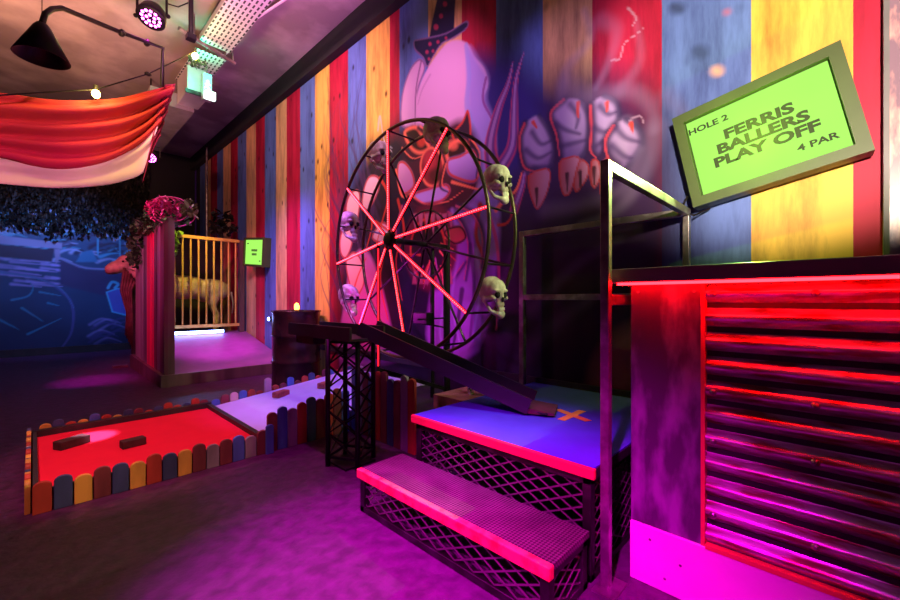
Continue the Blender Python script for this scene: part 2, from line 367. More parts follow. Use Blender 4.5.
# ================================================================== SETTING
WX = 2.65; CZ = 4.36; BY = 10.9
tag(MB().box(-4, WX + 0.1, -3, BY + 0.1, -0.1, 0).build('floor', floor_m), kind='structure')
tag(MB().box(-4, WX + 0.1, -3, BY + 0.1, CZ, CZ + 0.1).build('ceiling', ceil_m), kind='structure')
tag(MB().box(-4.1, -4, -3, BY + 0.1, 0, CZ).build('wall_left', black_wood), kind='structure')
tag(MB().box(-4, WX, -3.1, -3, 0, CZ).build('wall_front', black_wood), kind='structure')

# ---- striped wall with the painted creature
def wp(px, py): q = on_x(px, py, WX); return (q.y, q.z)
us = np.concatenate([np.arange(-3, -0.1, 0.35), np.arange(-0.1, 0.85, 0.012), np.arange(0.85, 5.5, 0.0105), np.arange(5.5, 10.5, 0.35), [10.48]])
vs = np.concatenate([[0, 0.15], np.arange(0.3, 4.12, 0.012), [4.12]])
M = Mural(us, vs, wp)
DK = (0.012, 0.006, 0.022); DP = (0.05, 0.015, 0.10); PU = (0.20, 0.07, 0.38); LAV = (0.48, 0.33, 0.62); PNK = (0.80, 0.45, 0.66)
RED = (0.62, 0.05, 0.03); ORR = (0.95, 0.20, 0.10); MAR = (0.16, 0.015, 0.04)
# smoky night behind the creature
M.poly([(342, 420), (336, 330), (340, 250), (348, 190), (370, 148), (408, 118), (470, 80), (505, 50), (545, 80), (590, 78), (655, 100), (682, 180), (684, 260), (664, 330), (690, 460), (560, 520), (440, 500)], DK, alpha=0.985, soft=0.34)
M.poly([(500, 150), (560, 85), (630, 90), (655, 190), (640, 260), (560, 250), (505, 260)], DP, alpha=0.6, soft=0.35)
M.poly([(470, 60), (520, 70), (545, 120), (520, 170), (485, 190)], (0.03, 0.02, 0.22), alpha=0.8, soft=0.2)
for k in range(60):   # wisps rising on the left
    x = random.uniform(326, 374); y = random.uniform(150, 340); l = random.uniform(50, 110)
    M.stroke([(x + 14, y + l * 0.5), (x + 3, y), (x - 6 + random.uniform(-8, 8), y - l * 0.5), (x + random.uniform(-8, 12), y - l)], 0.05, (0.07, 0.03, 0.10), random.uniform(.25, .6), 0.006, soft=1.0)
# lower cloak and body
M.poly([(452, 130), (478, 110), (494, 160), (500, 230), (492, 300), (476, 350), (440, 352), (446, 260)], (0.20, 0.08, 0.42), soft=0.05, col2=(0.42, 0.3, 0.75))
M.poly([(345, 300), (352, 260), (366, 250), (380, 280), (392, 330), (400, 360), (340, 360)], (0.45, 0.08, 0.45), alpha=.85, soft=0.06, col2=(0.62, 0.2, 0.62))
M.poly([(438, 260), (470, 240), (484, 262), (478, 350), (428, 352)], (0.35, 0.10, 0.5), alpha=.9, soft=0.06)
M.stroke([(480, 205), (476, 235), (484, 262), (482, 300)], 0.035, RED, .9, 0.01)
M.stroke([(489, 215), (497, 245), (499, 290), (496, 330)], 0.03, (0.55, 0.08, 0.2), .9, 0.008)
M.stroke([(462, 290), (458, 320), (452, 352)], 0.04, DK, .8, 0.02); M.stroke([(470, 245), (474, 285), (470, 340)], 0.035, DK, .6, 0.02)
# pale domed head
M.poly([(402, 96), (410, 70), (420, 59), (425, 68), (418, 90), (417, 122), (402, 126)], (0.62, 0.36, 0.58), soft=0.02, rim=(0.25, 0.12, 0.28), rw=.015)
M.poly([(415, 110), (419, 88), (428, 68), (444, 46), (456, 40), (468, 44), (474, 56), (484, 68), (488, 84), (484, 100), (492, 118), (496, 140), (494, 172), (478, 190), (450, 160), (416, 140)], PNK, soft=0.02, col2=(0.62, 0.36, 0.62), axis=(0.2, 0.5))
M.poly([(468, 48), (478, 60), (488, 78), (486, 100), (494, 125), (494, 175), (480, 190), (470, 140), (468, 90)], (0.36, 0.28, 0.72), alpha=.95, soft=0.07)
M.stroke([(466, 45), (469, 75), (467, 105), (474, 135)], 0.03, (0.30, 0.33, 0.75), .7, 0.05); M.stroke([(486, 78), (483, 100), (493, 122), (497, 150)], 0.02, (0.25, 0.06, 0.3), .9, 0.012)
M.stroke([(421, 62), (416, 90), (415, 125)], 0.02, (0.2, 0.08, 0.2), .8, 0.012); M.stroke([(430, 75), (422, 90), (418, 104)], 0.02, (0.45, 0.22, 0.42), .6, 0.01)
# pointed hat
M.poly([(440, -14), (432, 22), (429, 40), (436, 48), (454, 32), (456, -14)], (0.012, 0.012, 0.05), soft=0.012, smooth=False)
M.poly([(414, 41), (420, 39), (446, 33), (466, 21), (467, 28), (454, 38), (442, 44), (433, 57), (427, 67), (423, 58), (415, 50)], (0.015, 0.015, 0.06), soft=0.012, rim=(0.22, 0.12, 0.3), rw=0.012)
for (x, y, r) in ((445, 4, 2.2), (441, 16, 2), (436, 27, 2.4), (430, 44, 1.6), (438, 42, 1.5), (427, 52, 1.6), (433, 51, 1.3), (429, 59, 1.2), (446, 38, 1.2)): M.circle((x, y), r, r * 1.2, (0.42, 0.03, 0.10), soft=0.012)
# face: horns, sockets, cheeks, bulb nose
M.poly([(399, 185), (404, 150), (398, 138), (412, 126), (440, 128), (462, 120), (478, 140), (480, 180), (466, 205), (440, 214), (412, 208)], (0.07, 0.008, 0.03), soft=0.08)
M.poly([(452, 136), (462, 122), (468, 110), (471, 132), (466, 152)], (0.03, 0.01, 0.03), soft=0.012, rim=RED, rw=0.016)
M.poly([(404, 132), (416, 126), (424, 136), (430, 148), (420, 154), (410, 148)], (0.03, 0.005, 0.01), soft=0.02, rim=ORR, rw=0.03)
M.poly([(446, 150), (456, 140), (466, 142), (468, 156), (458, 166), (448, 162)], (0.03, 0.005, 0.01), soft=0.02, rim=ORR, rw=0.03)
M.circle((453, 145), 5, 5, ORR, alpha=.8, soft=0.04); M.circle((421, 142), 4, 5, RED, alpha=.9, soft=0.03)
M.poly([(398, 165), (404, 162), (412, 172), (414, 186), (404, 194), (398, 184)], (0.50, 0.20, 0.42), soft=0.03, col2=(0.75, 0.42, 0.62), rim=RED, rw=0.016)
M.poly([(448, 160), (460, 156), (474, 150), (480, 168), (474, 182), (456, 178), (448, 172)], (0.30, 0.14, 0.5), soft=0.04, col2=(0.55, 0.38, 0.78), rim=RED, rw=0.016)
M.circle((432, 167), 12, 20, (0.26, 0.01, 0.03), soft=0.02, rim=ORR, rw=0.022); M.circle((430, 160), 6, 10, (0.50, 0.03, 0.05), alpha=.8, soft=0.06)
M.circle((436, 176), 7, 8, (0.03, 0.005, 0.01), alpha=.7, soft=0.05)
M.stroke([(396, 170), (402, 196), (414, 192), (418, 200)], 0.02, ORR, 1, 0.012); M.stroke([(452, 182), (466, 186), (480, 190)], 0.022, ORR, 1, 0.01)
M.poly([(414, 194), (430, 188), (446, 184), (450, 192), (440, 202), (420, 204)], (0.48, 0.34, 0.72), soft=0.02, rim=(0.5, 0.04, 0.06), rw=0.02)
for P in ([(400, 150), (410, 160), (420, 158)], [(444, 166), (440, 186), (448, 192)], [(470, 142), (478, 156), (476, 178)], [(408, 196), (424, 206), (444, 204), (462, 192)], [(418, 128), (428, 134), (440, 130), (450, 134)]):
    M.stroke(P, 0.035, (0.02, 0.0, 0.02), .9, 0.012, soft=.9); M.stroke([(x + 2, y - 2) for x, y in P], 0.014, ORR, .9, 0.005)
for P in ([(458, 206), (474, 214), (484, 236), (482, 268)], [(450, 212), (462, 222), (470, 246), (466, 280)], [(444, 290), (456, 276), (466, 262)], [(404, 206), (398, 232), (404, 262)]):
    M.stroke(P, 0.06, (0.05, 0.01, 0.09), .85, 0.03, soft=1.0); M.stroke([(x - 2, y) for x, y in P], 0.016, (0.75, 0.10, 0.22), .8, 0.006)
for P in ([(452, 210), (458, 250), (452, 300), (460, 345)], [(476, 250), (480, 290), (472, 340)], [(446, 300), (440, 330), (444, 352)]):
    M.stroke(P, 0.04, (0.55, 0.34, 0.85), .55, 0.02, soft=1.0)
# open mouth, teeth and wrinkled jaw
M.circle((431, 247), 27, 44, (0.13, 0.01, 0.03), soft=0.06); M.circle((428, 250), 18, 32, (0.02, 0.004, 0.01), soft=0.04, rim=RED, rw=0.02)
for k in range(7):
    x = 412 + k * 6; M.poly([(x, 214), (x + 5, 213), (x + 3.5, 232 + 4 * (k % 2))], (0.45, 0.14, 0.18), soft=0.015, smooth=False)
    M.poly([(x, 284), (x + 5, 284), (x + 2.5, 268 - 3 * (k % 2))], (0.40, 0.10, 0.14), soft=0.015, smooth=False)
for k in range(16):
    a = random.uniform(0, 2 * PI); r0, r1 = random.uniform(.3, .6), random.uniform(.8, 1.05)
    M.stroke([(431 + 26 * r0 * math.cos(a), 247 + 42 * r0 * math.sin(a)), (431 + 26 * r1 * math.cos(a + .2), 247 + 42 * r1 * math.sin(a + .25))], 0.016, random.choice([ORR, RED, (0.45, 0.1, 0.25)]), .85, 0.005)
M.poly([(444, 232), (460, 226), (466, 238), (454, 244)], (0.55, 0.08, 0.08), soft=0.03, rim=(0.02, 0.0, 0.01), rw=0.015)
# bony hand and arm on the left
for P in ([(364, 188), (370, 176), (379, 178), (378, 192), (368, 210), (362, 206)], [(346, 208), (350, 194), (358, 190), (360, 202), (356, 226), (348, 228)], [(340, 240), (345, 224), (352, 226), (352, 244), (346, 258), (341, 254)],
          [(346, 262), (354, 252), (362, 262), (364, 284), (356, 296), (350, 286)], [(372, 238), (382, 222), (392, 232), (386, 244)]):
    M.poly(P, (0.62, 0.34, 0.42), soft=0.02, col2=(0.8, 0.5, 0.6), rim=(0.4, 0.04, 0.06), rw=0.018)
for P in ([(380, 178), (388, 196), (382, 222), (376, 246)], [(362, 208), (372, 222), (366, 250)], [(376, 222), (388, 230), (396, 234)], [(352, 296), (358, 276), (366, 258)], [(398, 200), (404, 232), (396, 260), (402, 300)], [(386, 246), (380, 280), (388, 320)]):
    M.stroke(P, 0.028, RED, .9, 0.01)
M.stroke([(378, 130), (380, 116), (384, 140), (392, 152)], 0.02, (0.5, 0.45, 0.42), .9, 0.008); M.stroke([(374, 150), (380, 142), (392, 148)], 0.02, (0.3, 0.3, 0.35), .9, 0.01)
# flame shaped horns at the shoulder
for P, w0 in (([(494, 172), (490, 145), (498, 110), (508, 84), (513, 62)], 0.075), ([(500, 168), (512, 146), (514, 112), (516, 80), (524, 52)], 0.065), ([(514, 210), (522, 186), (526, 170), (540, 150)], 0.04)):
    M.stroke(P, w0 * 1.25, (0.6, 0.05, 0.12), 1, 0.006, soft=.3); M.stroke(P, w0, (0.16, 0.04, 0.24), 1, 0.006, soft=.35); M.stroke(P, w0 * .45, (0.42, 0.22, 0.5), .9, 0.004)
M.stroke([(496, 210), (506, 198), (516, 190), (522, 172)], 0.03, ORR, .95, 0.008); M.stroke([(498, 225), (508, 222), (516, 205)], 0.02, RED, .9, 0.006)
# four clawed fingers
def finger(P, shade, claw, nail=None):
    M.poly(P, (0.16, 0.09, 0.26), soft=0.02, col2=(0.42, 0.28, 0.52), axis=(0, .9))
    cx_, cy_ = sum(p[0] for p in P) / len(P), sum(p[1] for p in P) / len(P)
    M.circle((cx_ + 3, cy_ - 6), 7, 15, (0.50, 0.38, 0.60), alpha=.5, soft=.12)
    L_ = [p for p in P if p[0] < cx_]; L_ = sorted(L_, key=lambda p: p[1]); M.stroke(L_, 0.055, (0.03, 0.01, 0.05), .9, 0.06, soft=.9)
    R_ = sorted([p for p in P if p[0] >= cx_], key=lambda p: p[1]); M.stroke(R_, 0.03, (0.03, 0.02, 0.07), .8, 0.045, soft=.9)
    M.stroke([(p[0] - .6, p[1]) for p in L_], 0.016, (0.55, 0.05, 0.08), .95, 0.006)
    for s_ in shade: M.stroke(s_, 0.045, (0.04, 0.02, 0.09), .75, 0.02, soft=1.0)
    for c_ in claw:
        M.poly(c_, (0.45, 0.24, 0.36), soft=0.012, col2=(0.34, 0.05, 0.06), axis=(.9, .2), rim=(0.42, 0.03, 0.03), rw=0.008)
        mx = sum(p[0] for p in c_) / len(c_); my = max(p[1] for p in c_); M.stroke([(mx - 1, my - 20), (mx - .5, my - 3)], 0.022, (0.03, 0.005, 0.015), .95, 0.006)
    if nail: M.stroke(nail, 0.022, (0.62, 0.05, 0.03), .95, 0.008)
finger([(520, 140), (525, 124), (539, 116), (549, 132), (554, 150), (550, 168), (536, 172), (530, 177), (524, 166)], [[(532, 132), (541, 144), (552, 140)], [(526, 150), (538, 158), (551, 152)], [(534, 168), (552, 166)]], [[(530, 174), (549, 169), (548, 190), (538, 209), (532, 200), (528, 184)]], [(533, 122), (537, 128)])
finger([(551, 114), (564, 100), (581, 101), (588, 117), (587, 146), (580, 159), (560, 156), (557, 135)], [[(570, 104), (578, 116), (576, 128)], [(556, 124), (566, 130), (580, 134)], [(562, 146), (586, 140)]], [[(561, 160), (579, 157), (576, 174), (570, 193), (563, 194), (559, 175)], [(580, 160), (589, 166), (586, 180), (576, 192), (574, 180)]], [(578, 103), (578, 118)])
finger([(591, 106), (604, 96), (617, 104), (617, 126), (605, 142), (597, 158), (591, 150), (592, 130)], [[(600, 106), (608, 114), (616, 112)], [(594, 128), (604, 132), (612, 128)], [(596, 146), (604, 140)]], [[(592, 160), (599, 162), (600, 178), (594, 188), (590, 178)]], [(607, 103), (607, 112)])
finger([(606, 140), (614, 126), (626, 120), (639, 130), (641, 146), (630, 164), (616, 166), (608, 156)], [[(616, 128), (626, 138), (640, 142)], [(612, 146), (624, 156), (632, 158)]], [[(604, 160), (613, 166), (608, 184), (600, 194)]], [(631, 124), (633, 132)])
# drifting smoke
for P, w0, a in (([(560, 110), (566, 70), (590, 40), (584, 10)], .05, .45), ([(566, 84), (580, 96), (604, 94), (634, 92), (652, 110), (654, 130)], .07, .4), ([(600, 20), (616, 30), (610, 60), (596, 88)], .05, .4),
                 ([(654, 130), (648, 160), (634, 190), (610, 215), (580, 225)], .06, .45), ([(545, 210), (580, 205), (620, 190), (640, 150)], .06, .35), ([(620, 90), (640, 60), (636, 20)], .04, .3),
                 ([(666, 96), (680, 110), (688, 130)], .05, .25), ([(510, 330), (540, 300), (580, 262), (620, 240)], .06, .22), ([(500, 400), (530, 350), (560, 320), (590, 300)], .08, .2), ([(480, 330), (500, 290), (515, 250)], .07, .3)):
    M.stroke(P, w0 * 1.9, (0.30, 0.22, 0.40), a * .55, w0 * .8, soft=1.0)
M.poly([(590, 380), (600, 352), (622, 330), (640, 330), (640, 388), (600, 392)], (0.40, 0.15, 0.10), alpha=.55, soft=0.12)
for P in ([(612, 60), (620, 58), (624, 44), (634, 36), (644, 28)], [(628, 8), (636, 18), (632, 26)], [(630, 120), (640, 116), (644, 124)]):
    M.stroke(P, 0.010, (0.45, 0.3, 0.42), .6, 0.004)
# flaked patches on the right boards
for c_, r_, k_ in (((717, 71), 6, (0.75, 0.42, 0.22)), ((727, 12), 2.5, (0.5, 0.1, 0.12)), ((700, 52), 9, (0.03, 0.05, 0.14)), ((677, 8), 8, (0.02, 0.03, 0.08))): M.circle(c_, r_, r_ * .8, k_, alpha=.8, soft=0.04)
wall = M.mesh('wall_right', lambda u, v: np.stack([np.full_like(u, WX), u, v], 1), stripe_material()); wall['kind'] = 'structure'
tag(MB().box(WX + 0.03, WX + 0.1, -3, BY, 0, CZ).build('wall_right', black_wood), kind='structure')
tag(MB().box(WX - 0.10, WX - 0.002, -3, BY, 4.08, CZ).build('trim_1', mat('matt black bulkhead', (.006, .005, .007), .9)), kind='structure')          # black bulkhead at the ceiling
tag(MB().box(WX - 0.06, WX - 0.002, -0.158, -0.140, 0, 4.08).build('trim_2', mat('slate trim', (0.16, 0.15, 0.17), 0.5)), kind='structure')
pk = MB().box(WX - 0.02, WX - 0.002, -1.6, -0.16, 0.2, 4.0).build('wall_panel', mat('mottled pink panel', (0.85, 0.42, 0.38), 0.25, col2=(0.22, 0.14, 0.2), scale=6, stretch=(1, 3, 1)))
tag(pk, 'mottled pink panel at the right edge of the striped wall', 'panel')
tag(MB().box(WX - 0.03, WX - 0.002, 0.2, 5.6, 0.40, 0.47).build('baseboard_right', black_wood), kind='structure')

# ---- far wall with the blue graveyard painting
def bp_(px, py): q = on_y(px, py, BY); return (q.x, q.z)
bu = np.concatenate([np.arange(-4, -0.7, 0.3), np.arange(-0.7, 1.5, 0.016), np.arange(1.5, 2.65, 0.3), [2.65]]); bv = np.concatenate([np.arange(0, 2.9, 0.016), [3.3, CZ]])
B = Mural(bu, bv, bp_)
NB = (0.010, 0.006, 0.05); CY = (0.06, 0.42, 0.75); LB = (0.30, 0.42, 0.80)
B.poly([(-80, 380), (-80, 215), (60, 205), (146, 210), (150, 380)], NB, soft=.2, smooth=False, col2=(0.02, 0.10, 0.26))
for k in range(130):
    x = random.uniform(-20, 140); y = random.uniform(212, 262); l = random.uniform(8, 26)
    B.stroke([(x, y), (x + l / 2, y - 3), (x + l, y - random.uniform(-2, 5))], 0.06, random.choice([CY, LB, (0.05, 0.35, 0.6), (0.02, 0.02, 0.10), (0.01, 0.01, 0.05)]), .8, 0.01, soft=.9)
for k in range(26):
    x = random.uniform(-10, 60); y = random.uniform(258, 285); B.stroke([(x, y), (x + 30, y + 3)], 0.05, (0.35, 0.32, 0.85), .7, 0.01, soft=.9)
B.poly([(-10, 234), (62, 243), (62, 249), (-10, 243)], (0.26, 0.28, 0.55), soft=.02, smooth=False); B.poly([(54, 249), (60, 249), (60, 258), (56, 264)], (0.25, 0.25, 0.5), soft=.02, smooth=False)
B.poly([(-10, 243), (54, 250), (52, 262), (-10, 256)], (0.02, 0.015, 0.07), soft=.03, smooth=False); B.stroke([(60, 258), (86, 268), (124, 269)], 0.03, (0.2, 0.25, 0.55), .9)
B.poly([(60, 260), (86, 270), (124, 271), (124, 300), (60, 285)], (0.03, 0.03, 0.13), soft=.04, smooth=False)
B.poly([(76, 262), (82, 252), (92, 250), (98, 262)], (0.03, 0.2, 0.45), soft=.03, smooth=False); B.poly([(96, 234), (124, 228), (126, 234), (97, 238)], LB, soft=.03, smooth=False)
B.stroke([(98, 238), (98, 254)], .02, CY, .8); B.stroke([(120, 236), (120, 256)], .02, CY, .6)
for P in ([(0, 272), (36, 278), (62, 290), (74, 308)], [(12, 300), (28, 296), (33, 288), (30, 282)], [(22, 308), (44, 322)], [(40, 292), (62, 296)], [(28, 334), (62, 318)], [(48, 303), (60, 306)], [(0, 320), (20, 330)]): B.stroke(P, 0.03, (0.03, 0.26, 0.5), .75, 0.006)
B.stroke([(0, 272), (40, 278), (70, 300), (72, 330), (60, 350)], 0.05, (0.1, 0.1, 0.4), .5, .02)
B.poly([(106, 292), (118, 288), (128, 290), (128, 316), (112, 312)], (0.07, 0.10, 0.5), soft=.02, rim=CY, rw=.02, smooth=False); B.stroke([(108, 288), (112, 282), (118, 284), (115, 288)], .035, CY, .9)
for k in range(14):
    x = random.uniform(88, 118); y = random.uniform(318, 340); B.stroke([(x, y + 6), (x + 12, y), (x + 26, y + 4)], .05, random.choice([(0.2, 0.2, 0.6), (0.05, 0.05, 0.25)]), .6, .02, soft=1)
bm_ = bpy.data.materials.new('night mural'); bm_.use_nodes = True; nt = bm_.node_tree
pa = nd(nt, 'ShaderNodeVertexColor', layer_name='paint'); nz = nd(nt, 'ShaderNodeTexNoise'); nz.inputs['Scale'].default_value = 5
mr = nd(nt, 'ShaderNodeMapRange'); mr.inputs[3].default_value = .1; mr.inputs[4].default_value = 1.9; nt.links.new(nz.outputs['Fac'], mr.inputs[0])
mx = nd(nt, 'ShaderNodeMix', data_type='RGBA', blend_type='MULTIPLY'); mx.inputs[0].default_value = 1
nt.links.new(pa.outputs['Color'], mx.inputs[6]); nt.links.new(mr.outputs[0], mx.inputs[7]); nt.links.new(mx.outputs[2], nt.nodes['Principled BSDF'].inputs['Base Color'])
bw = B.mesh('wall_back', lambda u, v: np.stack([u, np.full_like(u, BY), v], 1), bm_); bw['kind'] = 'structure'
tag(MB().box(-4, 1.45, BY - 0.03, BY - 0.001, 0, 0.14).build('baseboard_back', black_wood), kind='structure')

def leaves(n, center, spread, size, seed=1):
    r = random.Random(seed); mb = MB()
    for _ in range(n):
        while True:
            q = Vector((r.uniform(-1, 1), r.uniform(-1, 1), r.uniform(-1, 1)))
            if q.length < 1: break
        c = Vector(center) + Vector((q.x * spread[0], q.y * spread[1], q.z * spread[2])); s_ = size * r.uniform(.6, 1.3)
        R_ = Matrix.Rotation(r.uniform(0, 6.28), 3, 'Z') @ Matrix.Rotation(r.uniform(-1.2, 1.2), 3, 'X')
        vs = [(0, -s_, 0), (s_ * .55, -s_ * .25, s_ * .12), (s_ * .35, s_ * .5, 0), (0, s_, s_ * .08), (-s_ * .35, s_ * .5, 0), (-s_ * .55, -s_ * .25, s_ * .12)]
        mb.add([c + R_ @ Vector(v) for v in vs], [(0, 1, 2, 3), (0, 3, 4, 5)])
    return mb
# foliage curtain over the mural
hd = MB(); r = random.Random(3)
for i in range(6500):
    x = r.uniform(-1.2, 1.75); z = 2.36 + (r.random() ** 0.85) * 1.95 - .12 * max(0, math.sin(x * 5)); s_ = r.uniform(.025, .055); y = BY - r.uniform(.03, .22)
    R_ = Matrix.Rotation(r.uniform(-1.2, 1.2), 3, 'Z') @ Matrix.Rotation(r.uniform(.6, 2.3), 3, 'X')
    hd.add([Vector((x, y, z)) + R_ @ Vector(v) for v in ((0, -s_, 0), (s_ * .6, 0, .01), (0, s_, 0), (-s_ * .6, 0, .01))], [(0, 1, 2, 3)])
hd = hd.build('foliage_curtain', dleaf_m); tag(hd, 'dark hanging foliage above the blue painted mural on the far wall', 'foliage', kind='stuff')

# ================================================================== CEILING FITTINGS
tr = thing('cable_tray', (1.54, 4.0, 4.12), 'perforated grey metal cable tray running along the ceiling', 'cable tray')
# perforated plate with slot material
pm = bpy.data.materials.new('perforated zinc'); pm.use_nodes = True; nt = pm.node_tree; L = nt.links.new
tc = nd(nt, 'ShaderNodeTexCoord'); mp = nd(nt, 'ShaderNodeMapping'); mp.inputs['Scale'].default_value = (22, 11, 1); L(tc.outputs['Object'], mp.inputs[0])
fr = nd(nt, 'ShaderNodeVectorMath', operation='FRACTION'); L(mp.outputs[0], fr.inputs[0]); sb = nd(nt, 'ShaderNodeVectorMath', operation='SUBTRACT'); sb.inputs[1].default_value = (.5, .5, 0); L(fr.outputs[0], sb.inputs[0])
sx = nd(nt, 'ShaderNodeSeparateXYZ'); L(sb.outputs[0], sx.inputs[0])
def mth(op, a, b=None):
    n = nd(nt, 'ShaderNodeMath', operation=op)
    for i, q in enumerate((a, b)):
        if q is None: continue
        if isinstance(q, (int, float)): n.inputs[i].default_value = q
        else: L(q, n.inputs[i])
    return n.outputs[0]
hole = mth('MULTIPLY', mth('LESS_THAN', mth('ABSOLUTE', sx.outputs['X']), 0.2), mth('LESS_THAN', mth('ABSOLUTE', sx.outputs['Y']), 0.33))
mx = nd(nt, 'ShaderNodeMix', data_type='RGBA'); mx.inputs[6].default_value = (0.62, 0.62, 0.6, 1); mx.inputs[7].default_value = (0.03, 0.03, 0.03, 1); L(hole, mx.inputs[0])
b = nt.nodes['Principled BSDF']; L(mx.outputs[2], b.inputs['Base Color']); b.inputs['Roughness'].default_value = .45; b.inputs['Metallic'].default_value = .2
MB().box(1.37, 1.71, 2.6, 5.45, 4.12, 4.124).build('tray_plate', pm, tr); MB().box(1.37, 1.375, 2.6, 5.45, 4.124, 4.19).box(1.705, 1.71, 2.6, 5.45, 4.124, 4.19).build('tray_side', galv, tr)
MB().box(1.37, 1.71, 5.6, 6.6, 4.10, 4.104).build('tray_plate', pm, tr)
bk = thing('support_bracket', (1.5, 5.5, 4.06), 'steel bracket bar crossing under the end of the cable tray', 'bracket')
MB().tube([(1.13, 5.3, 4.08), (1.78, 5.5, 4.04)], .022, 8).build('bar', rail_steel, bk)
for x_, y_ in ((1.3, 5.37), (1.75, 5.48)): MB().bar((x_, y_, 4.05), (x_, y_, CZ), .015).build('hanger_rod', rail_steel, bk)
cd = MB().tube([(1.98, 3.0, 4.30), (1.92, 4.1, 4.28), (1.75, 4.8, 4.24), (1.72, 5.6, 4.2), (1.62, 6.2, 4.12)], .013, 8).build('conduit', mat('white plastic pipe', (0.75, 0.7, 0.7), .4), smooth=True)
tag(cd, 'thin white conduit bending along the right side of the cable tray', 'pipe')
dp = thing('drop_pole', (1.05, 4.35, 3.6), 'black vertical drop pole from the ceiling left of the cable tray', 'pole')
MB().tube([on_y(191, 38, 4.7), on_y(191, -40, 4.7)], .022, 10).build('pole', black_metal, dp); q = on_y(191, 38, 4.7)
MB().box(q.x - .04, q.x + .04, q.y - .04, q.y + .04, q.z - .02, q.z + .03).build('end_plate', black_metal, dp)
ac = thing('ceiling_duct', (1.3, 6.2, 3.6), 'grey sheet metal duct box below the ceiling lit green at one side', 'duct')
a0, a1 = on_y(187, 64, 6.0), on_y(209, 98, 6.0)
MB().box(a0.x, a1.x, 6.0, 6.5, a1.z, a0.z).build('casing', galv, ac, bevel=.01); MB().box(a0.x - .02, a1.x + .02, 5.98, 6.0, a1.z - .02, a1.z + .03).build('flange', dark_steel, ac)
MB().box(a0.x - .3, a1.x - .05, 6.5, 8.6, a1.z - .05, a0.z - .2).build('trunk', mat('duct shade', (0.3, 0.28, 0.27), .5, .3), ac)
ex = thing('exit_sign', tuple(on_y(206, 84, 5.9)), 'green lit exit sign box hanging beside the ceiling duct', 'sign')
e0, e1 = on_y(203, 72, 5.85), on_y(212, 101, 5.85)
MB().box(e0.x, e1.x, 5.85, 5.93, e1.z, e0.z).build('housing', galv, ex)
MB().box(e0.x + .01, e1.x - .01, 5.84, 5.85, e1.z + .12, e0.z - .01).build('panel', teal_m, ex)
mr_ = MB(); cx = (e0.x + e1.x) / 2; zz = e0.z - .16
mr_.ell((cx, 5.835, zz + .055), (.014, .004, .014), 10, 6).bar((cx, 5.835, zz + .04), (cx - .01, 5.835, zz - .01), .018, .006).bar((cx - .01, 5.835, zz - .01), (cx + .03, 5.835, zz - .05), .012, .006).bar((cx - .01, 5.835, zz - .01), (cx - .04, 5.835, zz - .04), .012, .006).bar((cx, 5.835, zz + .03), (cx + .035, 5.835, zz + .01), .01, .006).bar((cx, 5.835, zz + .03), (cx - .03, 5.835, zz + .01), .01, .006)
mr_.build('running_figure', white_lit, ex)
MB().bar(((e0.x + e1.x) / 2, 5.89, e0.z), ((e0.x + e1.x) / 2, 5.89, CZ), .015).build('hanger', rail_steel, ex)
MB().box(e0.x + .02, e1.x + .03, 5.80, 5.85, e1.z, e1.z + .10).build('lamp', white_lit, ex)
l_ = bpy.data.lights.new('exit_glow', 'POINT'); l_.color = (.05, 1, .5); l_.energy = 9; l_.shadow_soft_size = .05; lo = bpy.data.objects.new('exit_lamp', l_); COL.objects.link(lo); lo.location = (e0.x - .1, 5.6, e0.z)

# PAR cans
def par_can(loc, tilt, label, rz=0.0, sc=1.0):
    t = thing('stage_light', loc, label, 'stage light', rot=(0, 0, rz)); t.scale = (sc,) * 3
    R_ = Matrix.Rotation(tilt, 3, 'X')
    b = MB().lathe((0, 0, 0), [(.07, .12), (.105, .07), (.12, 0), (.125, -.035), (.115, -.04)], 24); b.v = [R_ @ v for v in b.v]; b.build('can', black_metal, t, local=True, smooth=True)
    b = MB()
    for k in range(12):
        a = k * 2 * PI / 12; b.ell((.075 * math.cos(a), .075 * math.sin(a), -.042), (.014, .014, .006), 8, 5)
    for k in range(5):
        a = k * 2 * PI / 5; b.ell((.035 * math.cos(a), .035 * math.sin(a), -.042), (.014, .014, .006), 8, 5)
    b.v = [R_ @ v for v in b.v]; b.build('led_array', pinkled_m, t, local=True)
    MB().bar((-.14, 0, 0), (-.14, 0, .20), .02, .008).bar((.14, 0, 0), (.14, 0, .20), .02, .008).bar((-.14, 0, .20), (.14, 0, .20), .02, .008).build('yoke', black_metal, t, local=True)
    MB().tube([(0, 0, .2), (0, 0, (CZ - loc[2]) / sc)], .012).build('clamp', black_metal, t, local=True)
    for x_ in (-.155, .155): MB().ell((x_, 0, 0), (.02, .02, .02), 8, 6).build('knob', black_metal, t, local=True)
    return t
q = on_z(152, 16, 3.85); par_can(q, -.45, 'round black stage light with pink leds hanging from the ceiling, upper left', -.75)
q = on_y(151, 157, 7.4); par_can(q, -.8, 'small pink glowing stage light behind the end of the hanging fabric', -.4, .8)
cb = MB().tube([on_y(168, 4, 4.72), on_y(178, 7, 4.72), on_y(190, 2, 4.72)], .006).build('power_cable', black_metal); tag(cb, 'thin black cable between the stage light and the drop pole', 'cable')

